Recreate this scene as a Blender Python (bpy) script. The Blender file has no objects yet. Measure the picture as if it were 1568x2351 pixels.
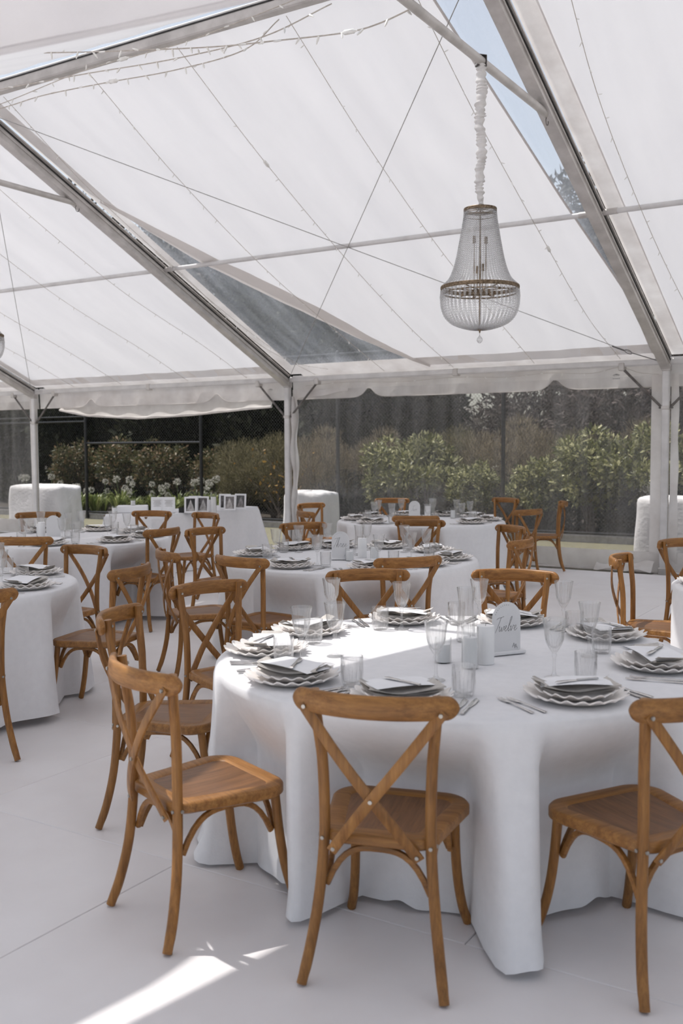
import bpy, math, random
import numpy as np
from mathutils import Vector, Matrix, Quaternion

random.seed(7)
SC = bpy.context.scene
COL = SC.collection
PI = math.pi

# ---------------------------------------------------------------- camera
CAM_F = 2267.2          # focal length in pixels of the 1568 px wide frame
cam_data = bpy.data.cameras.new('camera')
cam = bpy.data.objects.new('camera', cam_data)
COL.objects.link(cam)
cam_data.sensor_fit = 'HORIZONTAL'
cam_data.sensor_width = 24.0
cam_data.lens = 24.0 * CAM_F / 1568.0
cam.location = (0, 0, 1.6126)
_p, _r = -0.06448, -0.00396
_f = Vector((0, math.cos(_p), math.sin(_p)))
_u = Vector((0, -math.sin(_p), math.cos(_p)))
_x = Vector((1, 0, 0))
_x2 = _x * math.cos(_r) + _u * math.sin(_r)
_u2 = -_x * math.sin(_r) + _u * math.cos(_r)
cam.matrix_world = Matrix(((_x2.x, _u2.x, -_f.x, 0), (_x2.y, _u2.y, -_f.y, 0),
                           (_x2.z, _u2.z, -_f.z, 1.6126), (0, 0, 0, 1)))
cam_data.dof.use_dof = True
cam_data.dof.focus_distance = 5.6
cam_data.dof.aperture_fstop = 3.6
cam_data.clip_end = 400
SC.camera = cam

# ---------------------------------------------------------------- sky, sun, exposure
world = bpy.data.worlds.new('sky')
SC.world = world
world.use_nodes = True
wn = world.node_tree.nodes
wl = world.node_tree.links
wn.clear()
w_out = wn.new('ShaderNodeOutputWorld')
w_bg = wn.new('ShaderNodeBackground')
w_sky = wn.new('ShaderNodeTexSky')
w_sky.sky_type = 'NISHITA'
w_sky.sun_disc = False
w_sky.sun_elevation = math.radians(66)
w_sky.sun_rotation = math.radians(-64)
w_sky.air_density = 1.2
w_sky.dust_density = 2.5
w_sky.ozone_density = 1.0
w_hsv = wn.new('ShaderNodeHueSaturation')
w_hsv.inputs['Saturation'].default_value = 0.50
wl.new(w_sky.outputs[0], w_hsv.inputs['Color'])
wl.new(w_hsv.outputs[0], w_bg.inputs['Color'])
w_bg.inputs['Strength'].default_value = 0.16
wl.new(w_bg.outputs[0], w_out.inputs[0])

SUN_TRAVEL = Vector((0.412, -0.198, -1.0)).normalized()
sun_data = bpy.data.lights.new('sun', 'SUN')
sun_data.energy = 4.3
sun_data.angle = math.radians(0.6)
sun_data.color = (1.0, 0.965, 0.92)
sun = bpy.data.objects.new('sun', sun_data)
COL.objects.link(sun)
sun.rotation_euler = SUN_TRAVEL.to_track_quat('-Z', 'Y').to_euler()
sun.location = (-8, 4, 20)

SC.view_settings.view_transform = 'Standard'
SC.view_settings.look = 'None'
SC.view_settings.exposure = 0.0
SC.view_settings.gamma = 1.0
SC.view_settings.use_curve_mapping = False
SC.cycles.use_denoising = True
SC.cycles.max_bounces = 7
SC.cycles.diffuse_bounces = 4
SC.cycles.glossy_bounces = 2
SC.cycles.transmission_bounces = 5
SC.cycles.use_adaptive_sampling = True
SC.cycles.adaptive_threshold = 0.10
SC.cycles.adaptive_min_samples = 20
SC.cycles.use_light_tree = False
SC.cycles.transparent_max_bounces = 20
SC.cycles.caustics_reflective = False
SC.cycles.caustics_refractive = False
SC.cycles.sample_clamp_indirect = 4.0

# ---------------------------------------------------------------- marquee frame of reference
# e runs along the far eave (to the left), t runs from the far eave towards the near one
P3 = Vector((4.1769, 12.7566, 0))
TH = 2.58412
E1 = Vector((math.cos(TH), math.sin(TH), 0))
E2 = Vector((E1.y, -E1.x, 0))
HE, SL, BAY, SPAN = 2.7365, 0.445, 5.928, 12.0


def W(e, t, z=0.0):
    v = P3 + E1 * e - E2 * t
    return Vector((v.x, v.y, z))


def roofz(t):
    return HE + SL * (t if t <= SPAN / 2 else SPAN - t)


# ---------------------------------------------------------------- helpers
def tag(o, label=None, cat=None, group=None, kind=None):
    if label: o['label'] = label
    if cat: o['category'] = cat
    if group: o['group'] = group
    if kind: o['kind'] = kind
    return o


def empty(name, loc=(0, 0, 0), rz=0.0, label=None, cat=None, group=None, kind=None):
    o = bpy.data.objects.new(name, None)
    o.empty_display_size = 0.05
    COL.objects.link(o)
    o.location = loc
    o.rotation_euler = (0, 0, rz)
    return tag(o, label, cat, group, kind)


def tent_empty(name, **kw):
    return empty(name, (P3.x, P3.y, 0), TH, **kw)


class MB:
    """collects geometry for one mesh"""
    def __init__(self):
        self.v = []
        self.f = []

    def add(self, vs, fs):
        b = len(self.v)
        self.v.extend([tuple(x) for x in vs])
        self.f.extend([tuple(i + b for i in f) for f in fs])
        return self

    def box(self, c, s, rot=None, bevel=0.0):
        hx, hy, hz = s[0] / 2, s[1] / 2, s[2] / 2
        if bevel > 0:
            b = min(bevel, hx * .95, hy * .95, hz * .95)
            ring = []
            for (z, ins) in ((-hz, b), (-hz + b, 0), (hz - b, 0), (hz, b)):
                x, y = hx - ins, hy - ins
                cb = b if ins == 0 else b * .6
                ring.append([(x - cb, -y, z), (x, -y + cb, z), (x, y - cb, z), (x - cb, y, z),
                             (-x + cb, y, z), (-x, y - cb, z), (-x, -y + cb, z), (-x + cb, -y, z)])
            vs = [p for r in ring for p in r]
            fs = [tuple(reversed(range(8))), tuple(range(24, 32))]
            for k in range(3):
                for i in range(8):
                    j = (i + 1) % 8
                    fs.append((k * 8 + i, k * 8 + j, k * 8 + 8 + j, k * 8 + 8 + i))
        else:
            vs = [(x, y, z) for z in (-hz, hz) for (x, y) in ((-hx, -hy), (hx, -hy), (hx, hy), (-hx, hy))]
            fs = [(3, 2, 1, 0), (4, 5, 6, 7), (0, 1, 5, 4), (1, 2, 6, 5), (2, 3, 7, 6), (3, 0, 4, 7)]
        if rot is not None:
            vs = [rot @ Vector(p) for p in vs]
        return self.add([(p[0] + c[0], p[1] + c[1], p[2] + c[2]) for p in vs], fs)

    def sweep(self, pts, sec, up=(0, 0, 1), scl=None, caps=True, closed=False):
        """sweep the 2-D section sec=[(a,b)..] along pts; a is along side, b along up"""
        pts = [Vector(p) for p in pts]
        up = Vector(up)
        n = len(pts)
        m = len(sec)
        vs = []
        for i, p in enumerate(pts):
            if closed:
                d = pts[(i + 1) % n] - pts[i - 1]
            else:
                d = pts[min(i + 1, n - 1)] - pts[max(i - 1, 0)]
            if d.length < 1e-9: d = Vector((0, 0, 1))
            d.normalize()
            s = d.cross(up)
            if s.length < 1e-4: s = d.cross(Vector((1, 0.01, 0)))
            s.normalize()
            u = s.cross(d)
            k = (1, 1) if scl is None else scl[i]
            if not isinstance(k, (tuple, list)): k = (k, k)
            for (a, b) in sec:
                vs.append(p + s * (a * k[0]) + u * (b * k[1]))
        fs = []
        for i in range(n if closed else n - 1):
            i2 = (i + 1) % n
            for j in range(m):
                j2 = (j + 1) % m
                fs.append((i * m + j, i * m + j2, i2 * m + j2, i2 * m + j))
        if caps and not closed:
            fs.append(tuple(reversed(range(m))))
            fs.append(tuple(range((n - 1) * m, n * m)))
        return self.add(vs, fs)

    def tube(self, pts, r, n=8, scl=None, up=(0, 0, 1), caps=True, closed=False):
        return self.sweep(pts, [(r * math.cos(2 * PI * k / n), r * math.sin(2 * PI * k / n)) for k in range(n)],
                          up, scl, caps, closed)

    def lathe(self, prof, n=24, c=(0, 0, 0), rfun=None, cap0=False, cap1=False):
        vs, fs = [], []
        for i, (r, z) in enumerate(prof):
            for k in range(n):
                a = 2 * PI * k / n
                rr = r if rfun is None else rfun(r, z, a, i)
                vs.append((c[0] + rr * math.cos(a), c[1] + rr * math.sin(a), c[2] + z))
        for i in range(len(prof) - 1):
            for k in range(n):
                k2 = (k + 1) % n
                fs.append((i * n + k, i * n + k2, (i + 1) * n + k2, (i + 1) * n + k))
        if cap0: fs.append(tuple(reversed(range(n))))
        if cap1: fs.append(tuple(range((len(prof) - 1) * n, len(prof) * n)))
        return self.add(vs, fs)

    def grid(self, fn, nu, nv):
        vs = [fn(i / nu, j / nv) for j in range(nv + 1) for i in range(nu + 1)]
        fs = [(j * (nu + 1) + i, j * (nu + 1) + i + 1, (j + 1) * (nu + 1) + i + 1, (j + 1) * (nu + 1) + i)
              for j in range(nv) for i in range(nu)]
        return self.add(vs, fs)

    def xf(self, M):
        self.v = [tuple(M @ Vector(p)) for p in self.v]
        return self

    def mesh(self, name, mat, smooth=40):
        me = bpy.data.meshes.new(name)
        me.from_pydata(self.v, [], self.f)
        if mat is not None: me.materials.append(mat)
        if smooth:
            me.shade_smooth()
            if smooth < 180:
                me.set_sharp_from_angle(angle=math.radians(smooth))
        me.update()
        return me

    def build(self, name, mat, parent=None, smooth=40, loc=None, rz=None, kind=None):
        o = bpy.data.objects.new(name, self.mesh(name, mat, smooth))
        COL.objects.link(o)
        if parent is not None: o.parent = parent
        if loc is not None: o.location = loc
        if rz is not None: o.rotation_euler = (0, 0, rz)
        if kind: o['kind'] = kind
        return o


def inst(name, me, parent=None, loc=None, rot=None, scale=None, kind=None):
    o = bpy.data.objects.new(name, me)
    COL.objects.link(o)
    if parent is not None: o.parent = parent
    if loc is not None: o.location = loc
    if rot is not None: o.rotation_euler = rot
    if scale is not None: o.scale = scale
    if kind: o['kind'] = kind
    return o


def copy_tree(o, parent=None):
    c = o.copy()
    COL.objects.link(c)
    c.parent = parent
    for ch in list(KIDS.get(o.name, o.children)):
        copy_tree(ch, c)
    return c


KIDS = {}


def freeze(o):
    """remember the children of a prototype so that copying stays cheap"""
    KIDS[o.name] = list(o.children)
    for c in o.children: freeze(c)


def smoothpath(pts, k=6):
    """Catmull-Rom through pts"""
    P = [Vector(p) for p in pts]
    P = [P[0] * 2 - P[1]] + P + [P[-1] * 2 - P[-2]]
    out = []
    for i in range(1, len(P) - 2):
        for j in range(k):
            u = j / k
            a, b, c, d = P[i - 1], P[i], P[i + 1], P[i + 2]
            out.append(0.5 * ((2 * b) + (c - a) * u + (2 * a - 5 * b + 4 * c - d) * u * u + (3 * b - a - 3 * c + d) * u ** 3))
    out.append(P[-2])
    return out


def interp(x, xs, ys):
    return float(np.interp(x, xs, ys))


# ---------------------------------------------------------------- materials
def newmat(name):
    m = bpy.data.materials.new(name)
    m.use_nodes = True
    nt = m.node_tree
    nt.nodes.clear()
    out = nt.nodes.new('ShaderNodeOutputMaterial')
    return m, nt, out


def N(nt, typ, **kw):
    n = nt.nodes.new(typ)
    for k, v in kw.items():
        if k.startswith('_'):
            setattr(n, k[1:], v)
        else:
            n.inputs[k.replace('_', ' ')].default_value = v
    return n


def rgb(c): return (c[0], c[1], c[2], 1.0)


def coords(nt, scale=(1, 1, 1), kind='Object'):
    tc = N(nt, 'ShaderNodeTexCoord')
    mp = N(nt, 'ShaderNodeMapping')
    mp.inputs['Scale'].default_value = scale
    nt.links.new(tc.outputs[kind], mp.inputs['Vector'])
    return mp.outputs[0]


def noise_ramp(nt, vec, scale, c0, c1, lo=.35, hi=.65, detail=4, rough=.55):
    n = N(nt, 'ShaderNodeTexNoise', Scale=scale, Detail=detail, Roughness=rough)
    if vec is not None: nt.links.new(vec, n.inputs['Vector'])
    r = N(nt, 'ShaderNodeValToRGB')
    r.color_ramp.elements[0].position = lo
    r.color_ramp.elements[0].color = rgb(c0)
    r.color_ramp.elements[1].position = hi
    r.color_ramp.elements[1].color = rgb(c1)
    nt.links.new(n.outputs[0], r.inputs[0])
    return r.outputs[0], n.outputs[0]


def bump(nt, height, strength=.3, dist=.01):
    b = N(nt, 'ShaderNodeBump', Strength=strength, Distance=dist)
    nt.links.new(height, b.inputs['Height'])
    return b.outputs[0]


def principled(name, c0, c1=None, scale=8, rough=.5, metal=0.0, bumps=0.0, bdist=.005, vscale=(1, 1, 1), coat=0.0,
               spec=.5, lo=.35, hi=.65, kind='Object', detail=4):
    m, nt, out = newmat(name)
    p = N(nt, 'ShaderNodeBsdfPrincipled', Roughness=rough, Metallic=metal)
    p.inputs['Specular IOR Level'].default_value = spec
    if coat: p.inputs['Coat Weight'].default_value = coat
    v = coords(nt, vscale, kind)
    col, h = noise_ramp(nt, v, scale, c0, c1 or c0, lo, hi, detail)
    nt.links.new(col, p.inputs['Base Color'])
    if bumps: nt.links.new(bump(nt, h, bumps, bdist), p.inputs['Normal'])
    nt.links.new(p.outputs[0], out.inputs[0])
    return m


def wood_mat(name, vscale, dark, light, rough=.42, coat=.08, grain=.38):
    m, nt, out = newmat(name)
    p = N(nt, 'ShaderNodeBsdfPrincipled', Roughness=rough)
    p.inputs['Coat Weight'].default_value = coat
    p.inputs['Specular IOR Level'].default_value = .35
    p.inputs['Coat Roughness'].default_value = .25
    v = coords(nt, vscale)
    oi = N(nt, 'ShaderNodeObjectInfo')
    add = N(nt, 'ShaderNodeVectorMath', _operation='ADD')
    nt.links.new(v, add.inputs[0])
    nt.links.new(oi.outputs['Location'], add.inputs[1])
    col, h = noise_ramp(nt, add.outputs[0], 1.0, dark, light, .3, .7, 6, .6)
    fine = N(nt, 'ShaderNodeTexNoise', Scale=3.2, Detail=5, Roughness=.7)
    nt.links.new(add.outputs[0], fine.inputs['Vector'])
    mx = N(nt, 'ShaderNodeMix', _data_type='RGBA', _blend_type='MULTIPLY')
    mr = N(nt, 'ShaderNodeMapRange')
    mr.inputs['From Min'].default_value = .3
    mr.inputs['From Max'].default_value = .75
    mr.inputs['To Min'].default_value = 1 - grain
    mr.inputs['To Max'].default_value = 1.12
    nt.links.new(fine.outputs[0], mr.inputs['Value'])
    mx.inputs[0].default_value = 1.0
    nt.links.new(col, mx.inputs[6])
    nt.links.new(mr.outputs[0], mx.inputs[7])
    # every chair has its own tone
    hs = N(nt, 'ShaderNodeHueSaturation')
    vr = N(nt, 'ShaderNodeMapRange')
    vr.inputs['To Min'].default_value = .88
    vr.inputs['To Max'].default_value = 1.12
    nt.links.new(oi.outputs['Random'], vr.inputs['Value'])
    nt.links.new(vr.outputs[0], hs.inputs['Value'])
    nt.links.new(mx.outputs[2], hs.inputs['Color'])
    nt.links.new(hs.outputs[0], p.inputs['Base Color'])
    nt.links.new(bump(nt, fine.outputs[0], .08, .002), p.inputs['Normal'])
    nt.links.new(p.outputs[0], out.inputs[0])
    return m


def fabric_mat(name, col, trans=.5, vscale=(1, 1, 1), nscale=6, bumps=.25, bdist=.01, col2=None, tcol=None):
    """cloth that passes some light: diffuse and translucent"""
    m, nt, out = newmat(name)
    v = coords(nt, vscale)
    c, h = noise_ramp(nt, v, nscale, col2 or tuple(x * .94 for x in col), col, .3, .7, 5)
    d = N(nt, 'ShaderNodeBsdfDiffuse')
    t = N(nt, 'ShaderNodeBsdfTranslucent')
    nt.links.new(c, d.inputs[0])
    if tcol is None:
        nt.links.new(c, t.inputs[0])
    else:
        c2, _ = noise_ramp(nt, v, nscale, tuple(x * .93 for x in tcol), tcol, .3, .7, 5)
        nt.links.new(c2, t.inputs[0])
    mix = N(nt, 'ShaderNodeMixShader', Fac=trans)
    nt.links.new(d.outputs[0], mix.inputs[1])
    nt.links.new(t.outputs[0], mix.inputs[2])
    if bumps:
        weave = N(nt, 'ShaderNodeTexNoise', Scale=nscale * 4, Detail=4)
        nt.links.new(v, weave.inputs['Vector'])
        b = bump(nt, weave.outputs[0], bumps, bdist)
        nt.links.new(b, d.inputs['Normal'])
        nt.links.new(b, t.inputs['Normal'])
    nt.links.new(mix.outputs[0], out.inputs[0])
    return m


def schlick(nt, f0=.04, k=1.0, pw=5.0):
    """mirror share of a thin pane, the same from both sides"""
    lw = N(nt, 'ShaderNodeLayerWeight', Blend=.5)
    p = N(nt, 'ShaderNodeMath', _operation='POWER')
    p.inputs[1].default_value = pw
    nt.links.new(lw.outputs['Facing'], p.inputs[0])
    m = N(nt, 'ShaderNodeMath', _operation='MULTIPLY_ADD')
    m.inputs[1].default_value = (1 - f0) * k
    m.inputs[2].default_value = f0 * k
    nt.links.new(p.outputs[0], m.inputs[0])
    return m.outputs[0]


def clear_mat(name, haze=.06, hazecol=(.8, .8, .82), rough=.04, tint=(.97, .975, .98), streak=(1, 1, 1), nscale=2.0, gloss=1.0):
    """clear plastic sheet: transparent, with a film of dust, streaked in place of reflections, and a sheen"""
    m, nt, out = newmat(name)
    tr = N(nt, 'ShaderNodeBsdfTransparent', Color=rgb(tint))
    gl = N(nt, 'ShaderNodeBsdfGlossy', Roughness=rough)
    m1 = N(nt, 'ShaderNodeMixShader')
    nt.links.new(schlick(nt, .05, gloss), m1.inputs[0])
    nt.links.new(tr.outputs[0], m1.inputs[1])
    nt.links.new(gl.outputs[0], m1.inputs[2])
    d = N(nt, 'ShaderNodeBsdfDiffuse', Color=rgb(hazecol))
    tl = N(nt, 'ShaderNodeBsdfTranslucent', Color=rgb(hazecol))
    md = N(nt, 'ShaderNodeMixShader', Fac=.5)
    nt.links.new(d.outputs[0], md.inputs[1])
    nt.links.new(tl.outputs[0], md.inputs[2])
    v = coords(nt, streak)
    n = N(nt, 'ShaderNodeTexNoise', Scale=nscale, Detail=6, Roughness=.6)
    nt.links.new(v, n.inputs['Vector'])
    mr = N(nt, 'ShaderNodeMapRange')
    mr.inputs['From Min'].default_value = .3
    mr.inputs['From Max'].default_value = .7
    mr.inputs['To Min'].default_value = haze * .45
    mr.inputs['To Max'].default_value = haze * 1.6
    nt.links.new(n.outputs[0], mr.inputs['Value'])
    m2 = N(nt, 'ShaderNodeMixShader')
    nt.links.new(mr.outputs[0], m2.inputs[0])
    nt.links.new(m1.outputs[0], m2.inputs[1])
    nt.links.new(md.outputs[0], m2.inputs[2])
    b = bump(nt, n.outputs[0], .25, .02)
    nt.links.new(b, gl.inputs['Normal'])
    nt.links.new(m2.outputs[0], out.inputs[0])
    return m


def glass_mat(name, tint=(.98, .985, .985), refr=.35, ior=1.38, rough=.0, white=.0, f0=.05, pw=3.0):
    """thin cut glass: part straight through, part refracted, the rest mirrored"""
    m, nt, out = newmat(name)
    tr = N(nt, 'ShaderNodeBsdfTransparent', Color=rgb(tint))
    rf = N(nt, 'ShaderNodeBsdfRefraction', Roughness=rough, IOR=ior, Color=rgb(tint))
    gl = N(nt, 'ShaderNodeBsdfGlossy', Roughness=.03)
    m1 = N(nt, 'ShaderNodeMixShader', Fac=refr)
    nt.links.new(tr.outputs[0], m1.inputs[1])
    nt.links.new(rf.outputs[0], m1.inputs[2])
    m2 = N(nt, 'ShaderNodeMixShader')
    nt.links.new(schlick(nt, f0, 1.0, pw), m2.inputs[0])
    nt.links.new(m1.outputs[0], m2.inputs[1])
    nt.links.new(gl.outputs[0], m2.inputs[2])
    last = m2
    if white:
        d = N(nt, 'ShaderNodeBsdfTranslucent', Color=rgb((.95, .95, .965)))
        m3 = N(nt, 'ShaderNodeMixShader', Fac=white)
        nt.links.new(m2.outputs[0], m3.inputs[1])
        nt.links.new(d.outputs[0], m3.inputs[2])
        last = m3
    v = coords(nt)
    n = N(nt, 'ShaderNodeTexNoise', Scale=30.0)
    nt.links.new(v, n.inputs['Vector'])
    b = bump(nt, n.outputs[0], .05, .001)
    nt.links.new(b, gl.inputs['Normal'])
    nt.links.new(last.outputs[0], out.inputs[0])
    return m


def leaf_mat(name, c0, c1, c2=None, trans=.3, rough=.45, spec=.4):
    """leaves: colour varies from leaf to leaf"""
    m, nt, out = newmat(name)
    g = N(nt, 'ShaderNodeNewGeometry')
    r = N(nt, 'ShaderNodeValToRGB')
    r.color_ramp.elements[0].color = rgb(c0)
    r.color_ramp.elements[1].color = rgb(c1 if c2 is None else c2)
    if c2 is not None:
        e = r.color_ramp.elements.new(.6)
        e.color = rgb(c1)
    nt.links.new(g.outputs['Random Per Island'], r.inputs[0])
    p = N(nt, 'ShaderNodeBsdfPrincipled', Roughness=rough)
    p.inputs['Specular IOR Level'].default_value = spec
    nt.links.new(r.outputs[0], p.inputs['Base Color'])
    t = N(nt, 'ShaderNodeBsdfTranslucent')
    nt.links.new(r.outputs[0], t.inputs[0])
    mx = N(nt, 'ShaderNodeMixShader', Fac=trans)
    nt.links.new(p.outputs[0], mx.inputs[1])
    nt.links.new(t.outputs[0], mx.inputs[2])
    nt.links.new(mx.outputs[0], out.inputs[0])
    return m


M = {}
WD, WLT = (.225, .092, .022), (.43, .202, .057)
M['wood_z'] = wood_mat('chair wood, grain upright', (38, 38, 3.0), WD, WLT)
M['wood_x'] = wood_mat('chair wood, grain across', (3.0, 38, 38), WD, WLT)
M['wood_y'] = wood_mat('chair wood, grain lengthwise', (38, 3.0, 38), WD, WLT)
M['seat_ply'] = wood_mat('seat panel veneer', (34, 2.4, 34), (.165, .074, .028), (.275, .13, .052), rough=.4, coat=.12)
M['bolt'] = principled('bolt steel', (.34, .32, .29), (.5, .48, .45), 40, .35, .9)
M['alu'] = principled('weathered aluminium', (.50, .475, .455), (.64, .61, .59), 5, .45, .35, .05, .003)
M['alu_light'] = principled('pale painted metal', (.60, .585, .58), (.72, .705, .70), 4, .45, .1)
M['alu_dark'] = principled('dark steel brace', (.10, .09, .085), (.2, .185, .175), 12, .45, .6)
M['slot'] = principled('black keder slot', (.012, .011, .011), (.03, .028, .026), 20, .7)
M['pvc'] = fabric_mat('white tent sheeting', (.90, .875, .855), .30, (1, 1, 1), 2.5, .15, .01, (.70, .66, .635))
M['liner'] = fabric_mat('sheer white ceiling liner', (.86, .852, .86), .365, (2.6, .45, .45), 1.0, .10, .02, (.81, .803, .813))  # stretched colour streaks stand in for the shading of wrinkles
M['hem'] = fabric_mat('doubled liner hem', (.78, .74, .715), .22, (1, 1, 1), 3, .2, .01)
M['drape'] = fabric_mat('gathered white drape', (.84, .83, .84), .4, (1, 1, 1), 3, .2, .02, (.76, .75, .765))
M['cloth'] = fabric_mat('white linen tablecloth', (.90, .895, .91), .12, (1, 1, 1), 24, .18, .004, (.86, .855, .87))
M['cover'] = fabric_mat('white weight cover', (.84, .83, .835), .1, (1, 1, 1), 5, .35, .03, (.76, .75, .755))
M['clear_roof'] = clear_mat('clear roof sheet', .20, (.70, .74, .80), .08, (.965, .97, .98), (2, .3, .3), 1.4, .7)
M['clear_wall'] = clear_mat('clear wall sheet', .14, (.72, .70, .69), .06, (.93, .925, .92), (3.5, 3.5, .35), 1.6, .8)  # upright haze streaks painted in for reflections on the sheet
M['floor'] = principled('white painted flooring', (.80, .765, .76), (.845, .815, .812), 2.2, .42, 0, .04, .004, detail=6)
M['ground'] = principled('dry olive court surface', (.155, .145, .092), (.20, .185, .12), 9, .9, 0, .2, .02)
M['soil'] = principled('dark garden soil', (.03, .024, .018), (.07, .055, .04), 8, .95, 0, .4, .03)
M['kerb'] = principled('grey concrete kerb', (.30, .285, .27), (.42, .40, .38), 14, .85, 0, .15, .01)
M['fence'] = principled('black fence coating', (.008, .008, .009), (.02, .02, .022), 12, .4)
M['fence_wire'] = principled('grey green fence wire', (.055, .054, .05), (.09, .088, .082), 12, .5)
M['cable'] = principled('bracing wire', (.30, .29, .28), (.42, .41, .40), 30, .4, .6)
M['string'] = principled('clear string light wire', (.45, .40, .35), (.58, .53, .48), 30, .5)
M['led'] = principled('clear plastic bulb', (.80, .78, .74), (.92, .91, .88), 20, .25)
M['brass'] = principled('antique brass', (.16, .115, .075), (.34, .26, .18), 60, .42, .85, .25, .003)
M['sleeve'] = fabric_mat('white gathered sleeve', (.86, .84, .83), .2, (1, 1, 1), 14, .25, .01, (.74, .72, .71))
M['crystal'] = glass_mat('crystal bead', (1, 1, 1), .12, 1.45, 0.0, .13, .10)
M['glass'] = glass_mat('pressed glass', (.999, .999, .999), .08, 1.3, 0.0, .015, .07, 3.0)
M['glass_thin'] = glass_mat('thin clear glass', (.995, .998, .998), .0, 1.2, 0.0, .0, .04)
M['ceramic'] = principled('cream glazed ceramic', (.80, .755, .72), (.86, .82, .79), 14, .38, 0, .05, .003)
M['napkin'] = fabric_mat('greige linen napkin', (.66, .625, .585), .10, (1, 1, 1), 60, .3, .002, (.56, .525, .49))
M['paper'] = principled('white card', (.84, .84, .86), (.88, .88, .895), 10, .6)
M['print'] = principled('grey print', (.16, .155, .16), (.22, .215, .22), 30, .7)
M['steel'] = principled('cutlery steel', (.60, .58, .56), (.72, .70, .69), 30, .2, 1.0)
M['acrylic'] = principled('frosted white acrylic', (.72, .715, .725), (.76, .755, .765), 6, .28)
M['wax'] = principled('white candle wax', (.86, .855, .86), (.90, .895, .895), 8, .5)
M['black'] = principled('black easel card', (.012, .012, .013), (.02, .02, .02), 20, .6)
M['bark'] = principled('grey brown bark', (.07, .055, .045), (.17, .14, .12), 12, .9, 0, .5, .02)
M['stem'] = principled('green stem', (.10, .14, .04), (.18, .22, .08), 10, .6)
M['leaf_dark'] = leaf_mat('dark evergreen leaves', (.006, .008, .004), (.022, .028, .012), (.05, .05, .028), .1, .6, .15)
M['leaf_olive'] = leaf_mat('olive leaves with russet tips', (.045, .052, .02), (.15, .15, .07), (.38, .25, .15), .25)
M['leaf_lime'] = leaf_mat('pale green glossy leaves', (.055, .068, .02), (.23, .24, .08), (.80, .77, .45), .3, .4)
M['leaf_tree'] = leaf_mat('grey green tree leaves', (.025, .028, .020), (.065, .065, .050), (.13, .115, .105), .2, .55, .2)
M['needle'] = leaf_mat('tawny fine foliage', (.12, .095, .06), (.30, .245, .16), (.55, .47, .33), .3, .7, .2)
M['needle_green'] = leaf_mat('olive fine foliage', (.08, .072, .036), (.21, .19, .10), (.42, .36, .22), .3, .7, .2)
M['agap_leaf'] = leaf_mat('strap leaves', (.08, .11, .025), (.22, .27, .075), (.42, .44, .17), .25, .4)
M['petal'] = leaf_mat('white petals', (.50, .49, .44), (.72, .70, .65), None, .3, .6, .2)
M['leaf_grey'] = leaf_mat('grey brown twiggy leaves', (.05, .042, .038), (.12, .10, .09), (.24, .20, .185), .2, .7, .1)
M['yellow_leaf'] = leaf_mat('yellowing leaves', (.30, .17, .04), (.48, .30, .08), None, .3)

# ================================================================ STRUCTURE
rnd = random.Random(3)
RX = lambda a: Matrix.Rotation(a, 3, 'X')
RZ = lambda a: Matrix.Rotation(a, 3, 'Z')

# ---- ground, kerb, floor panels
g = MB().grid(lambda u, v: (-120 + 260 * u, -90 + 150 * v, -0.12), 6, 6)
o = g.build('ground', M['ground'], None, 0, (P3.x, P3.y, 0), TH)
tag(o, 'dry olive green court surface outside the marquee', 'ground', None, 'structure')
g = MB().grid(lambda u, v: (-70 + 150 * u, -60 + 55.3 * v, -0.09 + (rnd.random() - .5) * .03), 60, 30)
o = g.build('garden_bed', M['soil'], None, 60, (P3.x, P3.y, 0), TH)
tag(o, 'dark garden soil beyond the chain link fence', 'soil', None, 'structure')
o = MB().box((5, -4.62, -0.07), (60, .16, .16), None, .02).build('kerb', M['kerb'], None, 40, (P3.x, P3.y, 0), TH)
tag(o, 'long grey concrete kerb under the chain link fence', 'kerb', None, 'structure')

floor = tent_empty('floor', label='white painted panel floor of the marquee, extended behind camera to bounce light', cat='floor', kind='structure')
PE, PT = 2.44, 1.22
fp = MB().box((0, 0, -.022), (PE - .003, PT - .003, .044), None, .0025).mesh('floor_panel', M['floor'], 30)
for i in range(-4, 9):
    for j in range(0, 18):  # outermost rows lie unseen behind the camera, added to bounce sunlight inside
        inst('floor_panel', fp, floor, (i * PE + .55 + (j % 2) * PE / 2, .42 + PT / 2 + j * PT, 0))
MB().box((6, 11.2, -.075), (32, 22, .05)).build('floor_base', M['slot'], floor, 0)
MB().box((6, .39, -.05), (32, .05, .09), None, .01).build('floor_edge', M['alu_light'], floor, 0)

# ---- posts with braces and base plates
KS = (-1, 0, 1, 2, 3)
POSTN = {-1: 'right of the frame', 0: 'right hand', 1: 'middle', 2: 'left hand', 3: 'far left'}


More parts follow.
